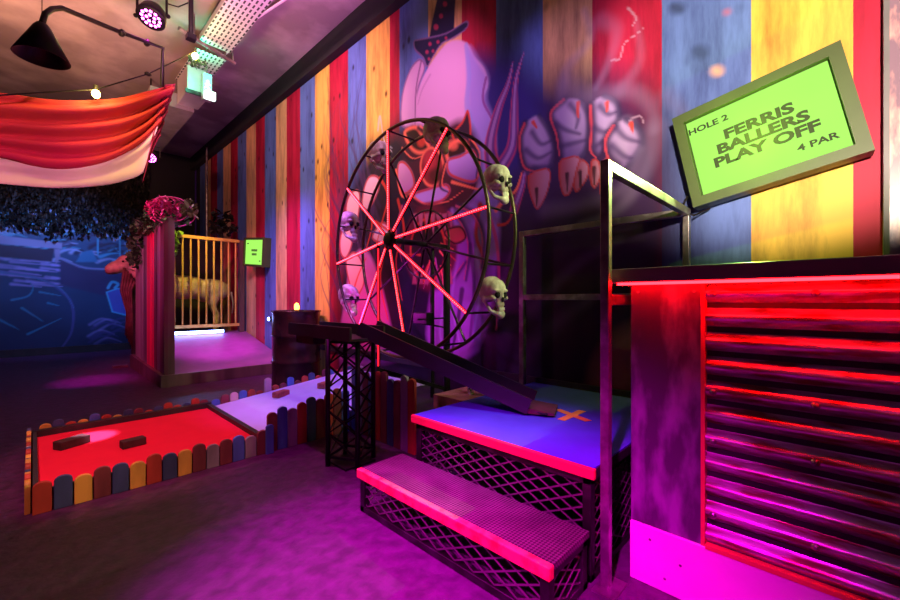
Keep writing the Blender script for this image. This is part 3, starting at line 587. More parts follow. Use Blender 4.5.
# hanging lamp and its arm
arm_y = 4.8
p1, p2, p3, p4 = on_y(162, 86, arm_y), on_y(163, 48, arm_y), on_y(120, 32, 4.55), on_y(62, 8, 4.15)
lp = on_y(42, 44, 4.0)
gl = thing('gooseneck_lamp', tuple(lp), 'black cone shaded lamp on a long bent arm below the ceiling', 'lamp')
MB().tube([p1, p2, p3, p4, on_y(52, 9, 4.1), on_y(45, 14, 4.02), lp + Vector((0, 0, .14))], .018, 10).build('arm', black_metal, gl, smooth=True)
MB().lathe(lp + Vector((0, 0, 0)), [(.03, .14), (.045, .12), (.15, -.10), (.143, -.10), (.03, .10)], 28, cap=False).build('lamp_shade', black_metal, gl, smooth=True)
MB().tube([lp + Vector((0, 0, .14)), lp + Vector((0, .02, 1.45))], .003, 6).build('hanging_wire', black_metal, gl)
for q in (on_y(147, 43, 4.74), on_y(122, 33, 4.56)): MB().ell(q, (.028, .05, .028), 10, 6).build('clamp', black_metal, gl)

# festoon of bulbs
f0, f1, f2 = on_y(96, 94, 4.7), on_y(148, 74, 4.85), on_y(195, 56, 5.1)
fs = thing('festoon_cable', tuple(f1), 'black festoon cable sloping up from the fabric to the tray', 'cable')
MB().tube([on_y(-30, 97, 4.6), f0 + Vector((0, 0, .04)), f1, f2 + Vector((0, 0, .05))], .006, 6).build('cable', black_metal, fs); MB().ell(f1, (.03, .03, .02), 8, 6).build('junction', black_metal, fs)
for q, lb in ((f0, 'glowing yellow festoon bulb at the top edge of the red fabric'), (f2, 'glowing yellow festoon bulb beside the cable tray')):
    t = thing('festoon_bulb', tuple(q), lb, 'bulb'); MB().ell((0, 0, 0), (.03, .03, .036), 14, 10).build('glass', bulb_m, t, local=True, smooth=True)
    MB().lathe((0, 0, .03), [(.018, 0), (.018, .045)], 12).build('socket', black_metal, t, local=True)
    l_ = bpy.data.lights.new('bulb_glow', 'POINT'); l_.color = (1, .7, .15); l_.energy = 14; l_.shadow_soft_size = .04; lo = bpy.data.objects.new('bulb_lamp', l_); COL.objects.link(lo); lo.location = q + Vector((0, -.1, .02))
fl = leaves(30, tuple(f2 + Vector((.04, .06, -.05))), (.1, .1, .06), .035, 5).build('foliage_sprig', leaf_m); tag(fl, 'small sprig of leaves hanging under the festoon bulb by the tray', 'foliage')

# swagged fabric
def cloth(name, top, bot, m, parent, thick=.006, sag=.0, folds=5, amp=.05, nu=60, nv=24, seed=0.0):
    mb = MB(); vs = []; T = catmull([tuple(p) for p in top], False, 12); Bt = catmull([tuple(p) for p in bot], False, 12)
    def samp(P, t): x = t * (len(P) - 1); i = min(int(x), len(P) - 2); return P[i] * (1 - (x - i)) + P[i + 1] * (x - i)
    for i in range(nu + 1):
        u = i / nu; a, b_ = Vector(samp(T, u)), Vector(samp(Bt, u))
        for j in range(nv + 1):
            v = j / nv; p = a.lerp(b_, v)
            w = math.sin(v * folds * PI + u * 5 + seed + 1.3 * math.sin(u * 4)) * amp * (.4 + .6 * u) * (1 - .35 * v) + sag * math.sin(v * PI)
            p += Vector((0, -w, 0)) ; p.z += .3 * amp * math.sin(u * 11 + v * 5 + seed) * v
            vs.append(p)
    fs_ = [(i * (nv + 1) + j, i * (nv + 1) + j + 1, (i + 1) * (nv + 1) + j + 1, (i + 1) * (nv + 1) + j) for i in range(nu) for j in range(nv)]
    o = mb.add(vs, fs_).build(name, m, parent, smooth=True); s_ = o.modifiers.new('solid', 'SOLIDIFY'); s_.thickness = thick
    return o
dr = thing('hanging_drape', (0.4, 5.0, 2.6), 'red fabric swag with a cream lower edge hanging from the ceiling at left', 'drape')
top = [on_y(-150, 86, 4.7), on_y(-60, 90, 4.7), on_y(0, 93, 4.7), on_y(60, 99, 4.72), on_y(115, 97, 4.76), on_y(150, 89, 4.78), on_y(174, 83, 4.8)]
mid = [on_y(-150, 140, 5.1), on_y(-60, 152, 5.1), on_y(0, 159, 5.1), on_y(55, 167, 5.1), on_y(105, 162, 5.0), on_y(140, 146, 4.95), on_y(160, 124, 4.85)]
bot = [on_y(-150, 175, 5.15), on_y(-60, 180, 5.15), on_y(0, 183, 5.15), on_y(60, 188, 5.15), on_y(105, 186, 5.05), on_y(132, 178, 5.0), on_y(143, 172, 4.95)]
cloth('red_panel', top, mid, red_cloth, dr, folds=8, amp=.07, sag=-.05); cloth('cream_panel', [p + Vector((0, .02, .03)) for p in mid], bot, white_cloth, dr, folds=3, amp=.03, seed=2)
cloth('gathered_end', [on_y(164, 86, 4.84), on_y(170, 84, 4.84), on_y(176, 83, 4.84)], [on_y(143, 182, 4.9), on_y(152, 150, 4.9), on_y(160, 136, 4.9)], mat('deep red cloth', (0.28, 0.015, 0.05), .85, var=.4), dr, folds=9, amp=.03, nu=16, nv=40)

# ================================================================== BOOTH (far left, raised hole with ramp)
bo = thing('caged_booth', (1.12, 5.85, 0), 'timber sided booth with a sloping floor and barred back', 'booth')
MB().prism([(5.85, 0), (7.95, 0), (7.95, .5), (7.6, .5), (5.85, .13)], (1.14, 0, 0), (0, 1, 0), (0, 0, 1), (1, 0, 0), 1.49).build('ramp', mat('booth floor', (0.32, 0.10, 0.34), .5, var=.2), bo)
MB().box(1.10, 2.63, 5.80, 5.85, 0, .145).build('front_kerb', booth_m, bo, bevel=.004)
MB().prism([(5.80, 0), (8.0, 0), (8.0, .2), (5.9, .145), (5.80, .145)], (1.06, 0, 0), (0, 1, 0), (0, 0, 1), (1, 0, 0), .06).build('side_kerb', booth_m, bo)
zt = 2.06; k = 0
bcols = [(0.22, 0.16, 0.2), (0.75, 0.02, 0.12), (0.16, 0.05, 0.08), (0.42, 0.40, 0.44), (0.6, 0.03, 0.12)]
y = 5.86
for k, (w_, ci) in enumerate(((.22, 2), (.20, 0), (.16, 2), (.2, 1), (.26, 1), (.3, 0), (.32, 3), (.3, 3))):
    MB().box(1.10 + .004 * (k % 2), 1.14, y, y + w_ - .008, .14, zt - (.03 * (k % 3))).build('side_plank', mat('plank paint %d' % ci, bcols[ci], .4, var=.5, scale=6, stretch=(1, 1, .1), bump=.2), bo); y += w_
MB().box(1.14, 1.21, 5.86, 5.93, .13, zt).build('corner_post', booth_m, bo)
g = thing('barred_gate', (1.5, 7.6, .5), 'mustard yellow barred gate at the back of the booth', 'gate')
zt2 = 2.08
MB().bar((1.42, 7.6, zt2), (2.52, 7.6, zt2), .05).build('top_rail', yel_bar, g); MB().bar((1.42, 7.6, .62), (2.52, 7.6, .62), .05).build('bottom_rail', yel_bar, g)
for i in range(10): x = 1.45 + i * .113; MB().tube([(x, 7.6, .62), (x, 7.6, zt2)], .014, 8).build('bar', yel_bar, g)
MB().box(1.16, 1.22, 7.56, 7.63, .4, 2.1).build('gate_post', booth_m, g); MB().box(2.52, 2.60, 7.56, 7.63, .4, 2.1).build('gate_post', booth_m, g)
MB().box(1.2, 2.63, 8.9, 8.95, .1, 2.2).build('backboard', black_wood, g)
ls = thing('strip_light', (1.85, 7.5, .52), 'blue white strip light glowing under the barred gate', 'strip light')
MB().box(1.36, 2.25, 7.50, 7.53, .50, .545).build('diffuser', blue_strip, ls); MB().box(1.33, 2.28, 7.53, 7.56, .49, .555).build('housing', black_metal, ls)
# animal statue behind the bars, head poking out of the side
an = thing('animal_statue', (1.8, 8.25, .5), 'pale long snouted animal statue standing behind the booth bars', 'statue')
b = MB(); E_ = lambda c, r_: b.ell(c, r_, 16, 12)
E_((2.25, 8.25, 1.22), (.34, .20, .22)); E_((1.85, 8.25, 1.27), (.42, .19, .21)); E_((1.5, 8.25, 1.32), (.34, .18, .22))
b.tube([(1.35, 8.25, 1.36), (1.2, 8.25, 1.50), (1.08, 8.25, 1.62)], .15, 12, r2=.10); E_((1.06, 8.25, 1.64), (.15, .12, .14)); b.tube([(1.06, 8.25, 1.63), (.95, 8.22, 1.58), (.86, 8.2, 1.54)], .12, 12, r2=.095)
E_((.84, 8.2, 1.53), (.07, .095, .085)); E_((1.10, 8.14, 1.78), (.03, .02, .08)); E_((1.10, 8.36, 1.78), (.03, .02, .08))
for (x, y_) in ((2.3, 8.14), (2.38, 8.36), (1.42, 8.14), (1.36, 8.36)):
    b.tube([(x, y_, 1.15), (x - .05, y_, .95)], .10, 10, r2=.07); b.tube([(x - .05, y_, .95), (x + .03, y_, .75), (x, y_, .5)], .06, 10, r2=.045)
ob = b.build('body', hide_m, an); remesh(ob, .022, 3)
MB().ell((.99, 8.125, 1.66), (.016, .012, .016), 10, 8).build('eye', socket_m, an)
MB().tube([(2.6, 8.25, 1.2), (2.62, 8.2, 1.0), (2.6, 8.2, .8)], .02, 8, r2=.008).build('tail', hide_m, an)
st = MB()
for i in range(5): st.tube([(1.0 + .03 * i, 8.05 - .02 * i, 1.55 - .05 * i), (.95 + .03 * i, 7.98, 1.2), (1.02 + .015 * i, 7.95, .85), (1.0 + .02 * i, 7.95, .5 - .05 * i)], .022, 7, r2=.012)
st = st.build('driftwood_branches', skin_brown, smooth=True); tag(st, 'twisted dark branches standing below the animal head beside the booth', 'branches')
sk0 = MB().box(.86, 1.04, 8.02, 8.18, .0, .03).build('branch_foot', booth_m, st)
# ivy and blossom on the booth post
iv = thing('flower_garland', (1.12, 6.1, 2.05), 'ivy and pink blossom garland draped over the booth post', 'garland')
leaves(260, (1.10, 6.6, 2.08), (.14, .75, .15), .055, 11).build('ivy_leaves', leaf_m, iv); leaves(160, (1.06, 7.5, 1.85), (.09, .45, .38), .06, 12).build('ivy_leaves', leaf_m, iv)
leaves(240, (1.14, 6.0, 2.16), (.20, .22, .16), .04, 13).build('blossom', flower_m, iv); leaves(110, (1.36, 5.95, 2.2), (.13, .12, .13), .05, 14).build('ivy_leaves', mat('olive leaf', (0.22, 0.22, 0.08), .5), iv)
leaves(60, (1.2, 5.95, 2.03), (.2, .14, .08), .045, 18).build('ivy_leaves', leaf_m, iv)
leaves(46, (1.50, 7.45, 1.93), (.08, .06, .2), .07, 15).build('lime_leaves', leaf_l, iv); leaves(26, (1.5, 7.5, 2.1), (.16, .05, .05), .06, 16).build('lime_leaves', leaf_l, iv)
vb = MB()
for kx in range(3):
    c0 = Vector((1.16 + .03 * kx, 5.95, 2.2 - .03 * kx)); R0 = .15 + .035 * kx
    vb.tube([c0 + Vector((math.cos(a) * R0 * (1 + .1 * math.sin(3 * a + kx)), .05 * math.sin(2 * a + kx), math.sin(a) * R0 * .8)) for a in np.linspace(0, 2 * PI, 24, endpoint=False)], .007, 6, closed=True)
vb.build('wire_hoops', flower_m, iv)
bs = leaves(120, (2.3, 7.75, 2.36), (.22, .15, .26), .07, 17).build('hanging_plant', dleaf_m); tag(bs, 'dark bushy plant on the wall above the barred gate', 'plant')
# slim pipe at the far end of the striped wall
pi_ = MB().tube([(2.5, 9.4, 1.6), (2.5, 9.4, 4.2)], .02, 8).build('wall_pipe', rail_steel); tag(pi_, 'thin vertical pipe at the far end of the striped wall', 'pipe')

# green hole sign on wall (booth)
def hole_sign(name, loc, rot, w, h, label, lines, small1, small2, tsize, depth=.07, bez=.035):
    t = thing(name, loc, label, 'sign', rot=rot)
    # local frame: x right along the screen, z up, -y towards the viewer
    MB().box(-w / 2, w / 2, 0, depth, -h / 2, h / 2).build('casing', frame_m, t, local=True, bevel=.004)
    MB().box(-w / 2, w / 2, -.035, 0, h / 2 - bez, h / 2).box(-w / 2, w / 2, -.035, 0, -h / 2, -h / 2 + bez).box(-w / 2, -w / 2 + bez, -.035, 0, -h / 2 + bez, h / 2 - bez).box(w / 2 - bez, w / 2, -.035, 0, -h / 2 + bez, h / 2 - bez).build('bezel', frame_m, t, local=True)
    W_, H_ = w - 2 * bez - .012, h - 2 * bez - .012
    sc = MB().box(-W_ / 2, W_ / 2, -.012, -.001, -H_ / 2, H_ / 2).build('screen', lime_m, t, local=True)
    if lines:
        z = .15 * H_
        for i, s_ in enumerate(lines): text_mesh('lettering', s_, tsize, ink_m, t, (0, -.0135, z - i * H_ * .155), (PI / 2, 0, 0), 1.42, off=tsize * .045)
        text_mesh('lettering', small1, tsize * .62, ink_m, t, (-W_ * .34, -.0135, H_ * .36), (PI / 2, 0, 0), 1.3, off=tsize * .018)
        text_mesh('lettering', small2, tsize * .62, ink_m, t, (W_ * .32, -.0135, -H_ * .34), (PI / 2, 0, 0), 1.3, off=tsize * .018)
    else:   # far away: the words are only unreadable dark dashes
        for z_, n_, x0_, w_, h_ in ((.03, 6, -.09, .024, .036), (-.035, 5, -.075, .024, .036), (.14, 5, -.25, .009, .016), (-.14, 4, .17, .009, .016)):
            b = MB()
            for k in range(n_): x_ = x0_ + k * w_ * 1.35; b.box(x_, x_ + w_, -.0135, -.012, z_ - h_ / 2, z_ + h_ / 2)
            b.build('lettering', ink_m, t, local=True)
    return t
sg = hole_sign('hole_sign', (2.545, .285, 1.885), (0, 0, 0), .70, .53, 'large tilted lime green hole sign reading FERRIS BALLERS PLAY OFF', ['FERRIS', 'BALLERS', 'PLAY OFF'], 'HOLE 2', '4 PAR', .070, bez=.05)
# x axis of the sign points to -Y in the room, screen faces -X
sg.rotation_euler = (Matrix(((0, 1, 0), (-1, 0, 0), (0, 0, 1))).to_4x4() @ Matrix.Rotation(-math.radians(11.6), 4, 'Y')).to_euler()
MB().box(-.06, .06, .07, .105, -.06, .06).build('wall_bracket', black_metal, sg, local=True)
l_ = bpy.data.lights.new('screen_glow', 'POINT'); l_.color = (.5, 1, .02); l_.energy = 12; l_.shadow_soft_size = 0; lo = bpy.data.objects.new('screen_lamp', l_); COL.objects.link(lo); lo.location = (2.36, .30, 1.88)
l_ = bpy.data.lights.new('screen_glow', 'SPOT'); l_.color = (.6, 1, .25); l_.energy = 170; l_.spot_size = 1.2; l_.spot_blend = 1; l_.shadow_soft_size = 0; lo = bpy.data.objects.new('screen_lamp', l_); COL.objects.link(lo); lo.location = (2.49, .34, 1.88); lo.rotation_euler = (Vector((1.75, .62, 1.5)) - lo.location).to_track_quat('-Z', 'Y').to_euler()
cw = MB().tube([(2.50, .60, 1.62), (2.52, .64, 1.55), (2.55, .58, 1.52), (2.62, .52, 1.56)], .006, 6).build('sign_cable', black_metal); tag(cw, 'thin black cable looping from the lower left corner of the large green sign', 'cable')
s2 = hole_sign('hole_sign', (2.52, 6.86, 1.83), (0, 0, 0), .66, .47, 'small lime green hole sign on the striped wall beside the barred gate', None, None, None, .062, depth=.12, bez=.03)
s2.rotation_euler = (Matrix.Rotation(-math.radians(84), 4, 'Z') @ Matrix.Rotation(math.radians(5), 4, 'Y')).to_euler()
ll = thing('wall_lamp', (2.6, 6.5, .75), 'tiny glowing blue white lamp low on the striped wall behind the drum', 'lamp'); MB().ell((2.6, 6.5, .75), (.02, .03, .03), 10, 8).build('lens', blue_strip, ll); MB().box(2.6, 2.65, 6.46, 6.54, .71, .79).build('base', black_metal, ll)

# ================================================================== OIL DRUM
dm = thing('oil_drum', (2.30, 4.9, 0), 'dark ribbed oil drum standing against the striped wall', 'drum')
pr = [(.28, 0), (.29, .012), (.285, .03), (.285, .28), (.297, .295), (.285, .31), (.285, .60), (.297, .615), (.285, .63), (.285, .89), (.295, .905), (.295, .92), (.275, .92), (.275, .905), (.0, .90)]
MB().lathe((2.30, 4.9, 0), pr, 40, cap=False).build('barrel', drum_m, dm, smooth=True)
tl = thing('flame_lamp', (2.28, 4.85, .905), 'small amber flame lamp glowing on top of the drum', 'lamp')
MB().ell((2.28, 4.85, .96), (.03, .03, .055), 12, 10).build('flame', flame_m, tl, smooth=True); MB().lathe((2.28, 4.85, .90), [(.035, 0), (.03, .03)], 12).build('holder', black_metal, tl)

# ================================================================== GOLF PLAY AREAS WITH PALINGS
def paling(parent, p, ang, w, h, col, z0=0.0, t=.022):
    n = 8; poly = [(-w / 2, 0), (w / 2, 0)] + [(w / 2 * math.cos(a), h - w / 2 * .75 + w / 2 * .75 * math.sin(a)) for a in np.linspace(0, PI, n)]
    u = Vector((math.cos(ang), math.sin(ang), 0)); nn = Vector((-math.sin(ang), math.cos(ang), 0))
    MB().prism(poly, Vector((p[0], p[1], z0)) - nn * t / 2, u, (0, 0, 1), nn, t).build('paling', PAINTS[col], parent, bevel=.003)
pn = thing('mini_golf_pen', (0, 2.83, 0), 'red felt mini golf pen edged with short painted palings', 'golf pen')
MB().box(0.02, 1.10, 2.86, 4.10, 0, .08).build('felt', red_felt, pn)
MB().box(-.015, 1.12, 4.075, 4.12, 0, .125).build('back_board', black_wood, pn); MB().box(1.085, 1.12, 2.85, 4.075, .0, .115).build('side_board', black_wood, pn); MB().box(.0, .02, 2.85, 4.075, 0, .12).build('side_board', black_wood, pn); MB().box(0.0, 1.085, 2.842, 2.862, 0, .11).build('front_board', black_wood, pn)
seq = ['red', 'navy', 'yellow', 'maroon', 'navy', 'yellow', 'red', 'navy', 'yellow', 'maroon', 'grey', 'maroon', 'blue', 'grey', 'maroon']
N_ = len(seq); pitch = 1.13 / N_
for i, c in enumerate(seq): paling(pn, (-.005 + pitch * (i + .5), 2.83), 0, pitch * .92, .155 + .012 * math.sin(i * 2.3), c)
seq2 = ['yellow', 'navy', 'red', 'yellow', 'pale', 'red', 'yellow', 'navy', 'maroon', 'red', 'navy', 'red', 'red', 'navy', 'red', 'maroon']
for i, c in enumerate(seq2): paling(pn, (.03 + 1.08 / 16 * (i + .5), 4.135), 0, .062, .155 + .02 * math.sin(i * 1.9), 'blue' if c == 'pale' else c)
seq3 = ['yellow', 'red', 'yellow', 'navy', 'red', 'yellow', 'navy', 'yellow', 'red', 'navy', 'pale', 'red', 'yellow', 'navy', 'red', 'yellow', 'navy', 'red']
for i, c in enumerate(seq3): paling(pn, (-.018, 2.85 + .0705 * (i + .5)), PI / 2, .064, .16 + .01 * math.sin(i * 1.7), c)
pl = thing('mini_golf_ramp', (1.13, 2.83, 0), 'pale violet mini golf ramp edged with painted palings behind the truss stand', 'golf ramp')
rise = lambda x: .08 + max(0, (x - 1.13)) * .11
MB().prism([(1.125, 0), (2.62, 0), (2.62, .244), (1.125, .08)], (0, 2.86, 0), (1, 0, 0), (0, 0, 1), (0, 1, 0), 1.24).build('felt', lav_felt, pl)
MB().box(1.83, 2.62, 1.78, 2.86, 0, .235).build('side_deck', black_wood, pl)
c4 = ['maroon', 'blue', 'grey', 'red', 'navy', 'maroon', 'red', 'maroon', 'blue']
for i, c in enumerate(c4): x = 1.155 + i * .072; paling(pl, (x, 2.835), 0, .067, .27 + .02 * math.sin(i * 2.1) + .01 * i, c)
for i, c in enumerate(['navy', 'grey', 'maroon', 'navy', 'red', 'maroon', 'navy', 'maroon', 'grey', 'red']): paling(pl, (1.80, 2.80 - i * .078), PI / 2, .072, .50 + .03 * math.sin(i * 1.7), c)
for i in range(19):
    c = ['blue', 'maroon', 'pale', 'blue', 'red', 'red', 'pale', 'red', 'maroon', 'blue', 'maroon', 'red', 'navy', 'red', 'maroon', 'blue', 'red', 'maroon', 'navy'][i]
    x = 1.17 + i * .078; paling(pl, (x, 4.125), 0, .068, rise(x) + .055 + .03 * math.sin(i * 2.3) + (.05 if c == 'pale' else 0), c)
paling(pl, (1.125, 2.80), 0, .05, .2, 'blue')
dark_brick = mat('dark brick', (0.07, 0.02, 0.025), .8, var=.5, scale=15, bump=.3)
def brick(p, rz, label, sz=(.17, .08, .055), m=dark_brick):
    t = MB().box(-sz[0] / 2, sz[0] / 2, -sz[1] / 2, sz[1] / 2, 0, sz[2]).build('brick', m, bevel=.006)
    t.location = p; t.rotation_euler = (0, 0, rz); tag(t, label, 'brick', 'brick obstacles on the felt')
q = on_z(72, 446, .08); brick((q.x, q.y, .08), .5, 'dark brick nearest the left end of the red felt')
q = on_z(133, 446, .08); brick((q.x, q.y, .08), .15, 'dark brick near the middle of the red felt', (.13, .07, .05))
q = on_z(281, 400, .10); brick((q.x, q.y, rise(q.x)), .45, 'pink lit brick on the lower part of the violet ramp', (.15, .08, .05), brick_m)
q = on_z(325, 390, .15); brick((q.x, q.y, rise(q.x)), .45, 'pink lit brick higher on the violet ramp behind the truss stand', (.15, .08, .05), brick_m)

# ================================================================== TRUSS STAND WITH CHUTE
ts = thing('truss_stand', (1.43, 2.27, 0), 'black lattice truss stand carrying the wooden chute', 'stand')
th = math.radians(28); cxy = Vector((1.44, 2.285, 0)); hs = .105
cr = [cxy + Matrix.Rotation(th, 3, 'Z') @ Vector((a * hs, b_ * hs, 0)) for a, b_ in ((-1, -1), (1, -1), (1, 1), (-1, 1))]
for c in cr: MB().tube([c, c + Vector((0, 0, .80))], .016, 10).build('chord', black_metal, ts, smooth=True)
for i in range(4):
    a, b_ = cr[i], cr[(i + 1) % 4]; lb = MB(); nseg = 5
    for k in range(nseg):
        z0, z1 = .06 + k * .145, .06 + (k + 1) * .145
        lb.bar(a + Vector((0, 0, z0)), b_ + Vector((0, 0, z1)), .009).bar(b_ + Vector((0, 0, z0)), a + Vector((0, 0, z1)), .009)
    lb.bar(a + Vector((0, 0, .06)), b_ + Vector((0, 0, .06)), .016).bar(a + Vector((0, 0, .785)), b_ + Vector((0, 0, .785)), .016).build('lattice', black_metal, ts)
MB().box(1.33, 1.55, 2.17, 2.40, .0, .012).build('base_plate', black_metal, ts)
lg = thing('wooden_ledge', (1.42, 2.6, .80), 'black wooden ledge on top of the truss stand', 'ledge')
MB().box(1.31, 1.55, 2.08, 2.90, .80, .815).build('deck', black_wood, lg); MB().box(1.30, 1.315, 2.08, 2.90, .80, .885).build('near_side', black_wood, lg); MB().box(1.545, 1.56, 2.08, 2.90, .80, .885).build('far_side', black_wood, lg)
MB().box(1.33, 1.53, 2.58, 2.84, .745, .80).build('under_block', black_wood, lg)
ch = thing('ball_chute', (1.93, 1.22, .45), 'black wooden chute sloping from the truss stand down to the blue platform', 'chute')
A_, B_2 = Vector((1.50, 2.20, .845)), Vector((1.93, 1.24, .452)); d = (B_2 - A_).normalized(); sd = d.cross(Vector((0, 0, 1))).normalized(); up = sd.cross(d)
MB().bar(A_, B_2, .20, .016).build('chute_floor', black_wood, ch)
for s_ in (-1, 1):
    o_ = sd * s_ * .105 + up * .03; MB().bar(A_ + o_, B_2 + o_, .016, .085).build('side_board', mat('purple black timber', (0.055, 0.03, 0.06), .5, var=.4, stretch=(1, .2, 1)), ch)
MB().box(1.86, 1.88, 1.10, 1.30, .45, .455).build('mat_strip', black_wood, ch)
lip = MB().prism([(0, 0), (.14, 0), (.14, .012), (0, .028)], B_2 + sd * -.1 - Vector((0, 0, .01)), Vector((d.x, d.y, 0)).normalized(), (0, 0, 1), sd, .2).build('end_wedge', mat('brown timber', (0.15, 0.06, 0.06), .6, var=.4), ch)
# timber on the felt behind the platform, small bone lumps and rubble
pt = MB().box(2.1, 2.5, 1.86, 2.2, .236, .34).build('timber_step', mat('bare timber', (0.5, 0.22, 0.12), .7, var=.4, stretch=(.2, 1, 1), scale=8)); tag(pt, 'low bare timber block behind the far end of the blue platform', 'block')

# ================================================================== FERRIS WHEEL
HX, HY, HZ, RR = 1.90, 2.375, 1.492, .868; XB = 2.17
fw = thing('ferris_wheel', (2.03, HY, .43), 'skull studded black ferris wheel with red led spokes', 'ferris wheel')
def circ(x, r_, n=72): return [Vector((x, HY - r_ * math.sin(a), HZ + r_ * math.cos(a))) for a in np.linspace(0, 2 * PI, n, endpoint=False)]
rim_m = mat('dark rim steel', (0.07, 0.055, 0.05), .35, .7, col2=(0.12, 0.09, 0.05), scale=6)
MB().tube(circ(HX, RR), .013, 10, closed=True).build('front_rim', rim_m, fw, smooth=True)
MB().tube(circ(XB, RR), .013, 10, closed=True).build('back_rim', rim_m, fw, smooth=True)
MB().tube(circ(XB, .27, 40), .008, 8, closed=True).build('inner_ring', dark_steel, fw, smooth=True)
ph0 = -.136
hub = Vector((HX - .077, HY, HZ))
MB().lathe((HX - .10, HY, HZ), [(.03, 0), (.055, .004), (.06, .03), (.05, .05)], 24, axis='X').build('hub', black_metal, fw, smooth=True)
MB().tube([(HX - .08, HY, HZ), (XB + .25, HY, HZ)], .022, 12).build('axle', dark_steel, fw)
RV = lambda a: Vector((0, -math.sin(a), math.cos(a)))
for i in range(8):
    a = ph0 + i * PI / 4; e = Vector((HX, HY, HZ)) + RV(a) * RR; s0 = hub + RV(a) * .055; dd = (e - s0).normalized()
    o = MB().bar(s0, e, .016, .012, up=(1, 0, 0)).build('spoke', black_metal, fw)
    n = 46; lb = MB(); hb = MB(); Ln = (e - s0).length
    sidev = dd.cross(Vector((1, 0, 0))).normalized(); fr_ = Vector((-.009, 0, 0))
    lb.bar(s0 + dd * .02 + fr_ * .9, e - dd * .005 + fr_ * .9, .017, .006, up=(1, 0, 0)); lb.build('led_strip', led_m, o)
    for k in range(n): p = s0 + dd * (.03 + (Ln - .04) * k / (n - 1)) + fr_ * 1.35; hb.ell(p, (.003, .0052, .0052), 8, 5)
    hb.build('led_dots', led_hot, o)
    a2 = a + PI / 8
    MB().tube([Vector((XB, HY, HZ)) + RV(a2) * .04, Vector((XB, HY, HZ)) + RV(a2) * RR], .009, 8).build('back_spoke', dark_steel, fw)
    MB().tube([Vector((HX, HY, HZ)) + RV(a2) * RR, Vector((XB, HY, HZ)) + RV(a2) * RR], .007, 8).build('cross_rod', dark_steel, fw)
    MB().tube([Vector((HX, HY, HZ)) + RV(a) * RR, Vector((XB, HY, HZ)) + RV(a) * RR], .007, 8).build('cross_rod', dark_steel, fw)
sdn = thing('wheel_stand', (2.3, 2.35, 0), 'black metal stand holding the ferris wheel axle', 'stand')
MB().tube([(2.42, HY, HZ), (2.42, HY, .245)], .03, 12).build('post', black_metal, sdn); MB().tube([(2.30, HY + .05, HZ + .02), (2.30, HY + .05, .245)], .018, 12).build('post', black_metal, sdn)
MB().tube([(1.80 + .03, HY + .15, HZ - .02), (1.83, HY + .15, .50)], .013, 10).build('front_post', black_metal, sdn); MB().box(1.812, 1.820, HY + .131, HY + .137, .55, 1.44).build('red_edge_glint', led_m, sdn)  # glowing strip stands in for red light reflected on the post edge
for p_, q, r_ in (((2.42, HY, .9), (2.05, HY - .05, .9), .012), ((1.83, HY + .15, .52), (2.42, HY, .3), .03), ((2.42, HY, .25), (2.42, HY - .5, .25), .03)): MB().bar(p_, q, r_).build('brace', black_metal, sdn)
fd = thing('flood_light', (2.2, 2.28, .87), 'small black flood light on a bracket below the wheel hub', 'light')
MB().box(2.12, 2.20, 2.30, 2.46, .86, .95).build('housing', black_metal, fd, bevel=.005); MB().bar((2.16, 2.38, .86), (2.40, 2.38, .82), .012).build('bracket', black_metal, fd)

# skulls
def make_skull():
    t = thing('skull', (0, 0, 0), '', 'skull')
    b = MB(); E_ = lambda c, r_, rot=None: b.ell(c, r_, 18, 12, rot)
    E_((0, .018, .055), (.071, .092, .068)); E_((0, -.035, .052), (.062, .052, .055)); E_((0, .05, .03), (.06, .055, .05))
    E_((0, -.062, .008), (.034, .026, .035)); E_((0, -.064, -.03), (.032, .026, .024))
    for s_ in (-1, 1):
        E_((s_ * .05, -.05, .004), (.02, .03, .014)); E_((s_ * .03, -.075, .042), (.026, .015, .010)); E_((s_ * .058, -.02, .0), (.012, .045, .010)); E_((s_ * .055, .015, -.005), (.014, .02, .022))
    E_((0, -.086, .018), (.010, .012, .020))
    o = b.build('cranium', bone, t, local=True); remesh(o, .0055, 1)
    b = MB(); E_((0, -.068, -.084), (.033, .025, .024))
    for s_ in (-1, 1): b.tube([(s_ * .02, -.072, -.082), (s_ * .046, -.03, -.065), (s_ * .056, .008, -.02)], .014, 10, r2=.010)
    o = b.build('jaw', bone, t, local=True); remesh(o, .0055, 1)
    b = MB()
    for i in range(8):
        a = (i - 3.5) * .19; b.box(math.sin(a) * .034 - .0034, math.sin(a) * .034 + .0034, -.056 - .035 * math.cos(a), -.05 - .03 * math.cos(a), -.060, -.046); b.box(math.sin(a) * .032 - .003, math.sin(a) * .032 + .003, -.054 - .035 * math.cos(a), -.048 - .03 * math.cos(a), -.074, -.062)
    b.build('teeth', mat('ivory teeth', (0.8, 0.76, 0.62), .4), t, local=True)
    b = MB()
    for s_ in (-1, 1): MB().ell((s_ * .028, -.076, .020), (.0185, .016, .017), 14, 10).build('eye_socket', socket_m, t, local=True)
    MB().ell((0, -.092, -.004), (.010, .007, .015), 10, 8).build('nose_hole', socket_m, t, local=True)
    MB().tube([(0, .09, .06), (0, .125, .06)], .006, 8).build('mounting_peg', dark_steel, t, local=True)
    return t
sk = [((497, 188), 1.02, 'pale skull on the right rim of the ferris wheel, upper of two'), ((493, 300), 1.02, 'pale skull on the right rim of the ferris wheel, lower of two'),
      ((437, 139), 1.1, 'skull at the top of the ferris wheel partly behind a red spoke'), ((379, 160), 1.12, 'violet lit skull at the upper left of the ferris wheel'),
      ((349, 229), 1.12, 'magenta lit skull on the left rim of the ferris wheel at hub height'), ((349, 302), 1.12, 'pink lit skull at the lower left of the ferris wheel above the ledge')]
sk0_ = make_skull()
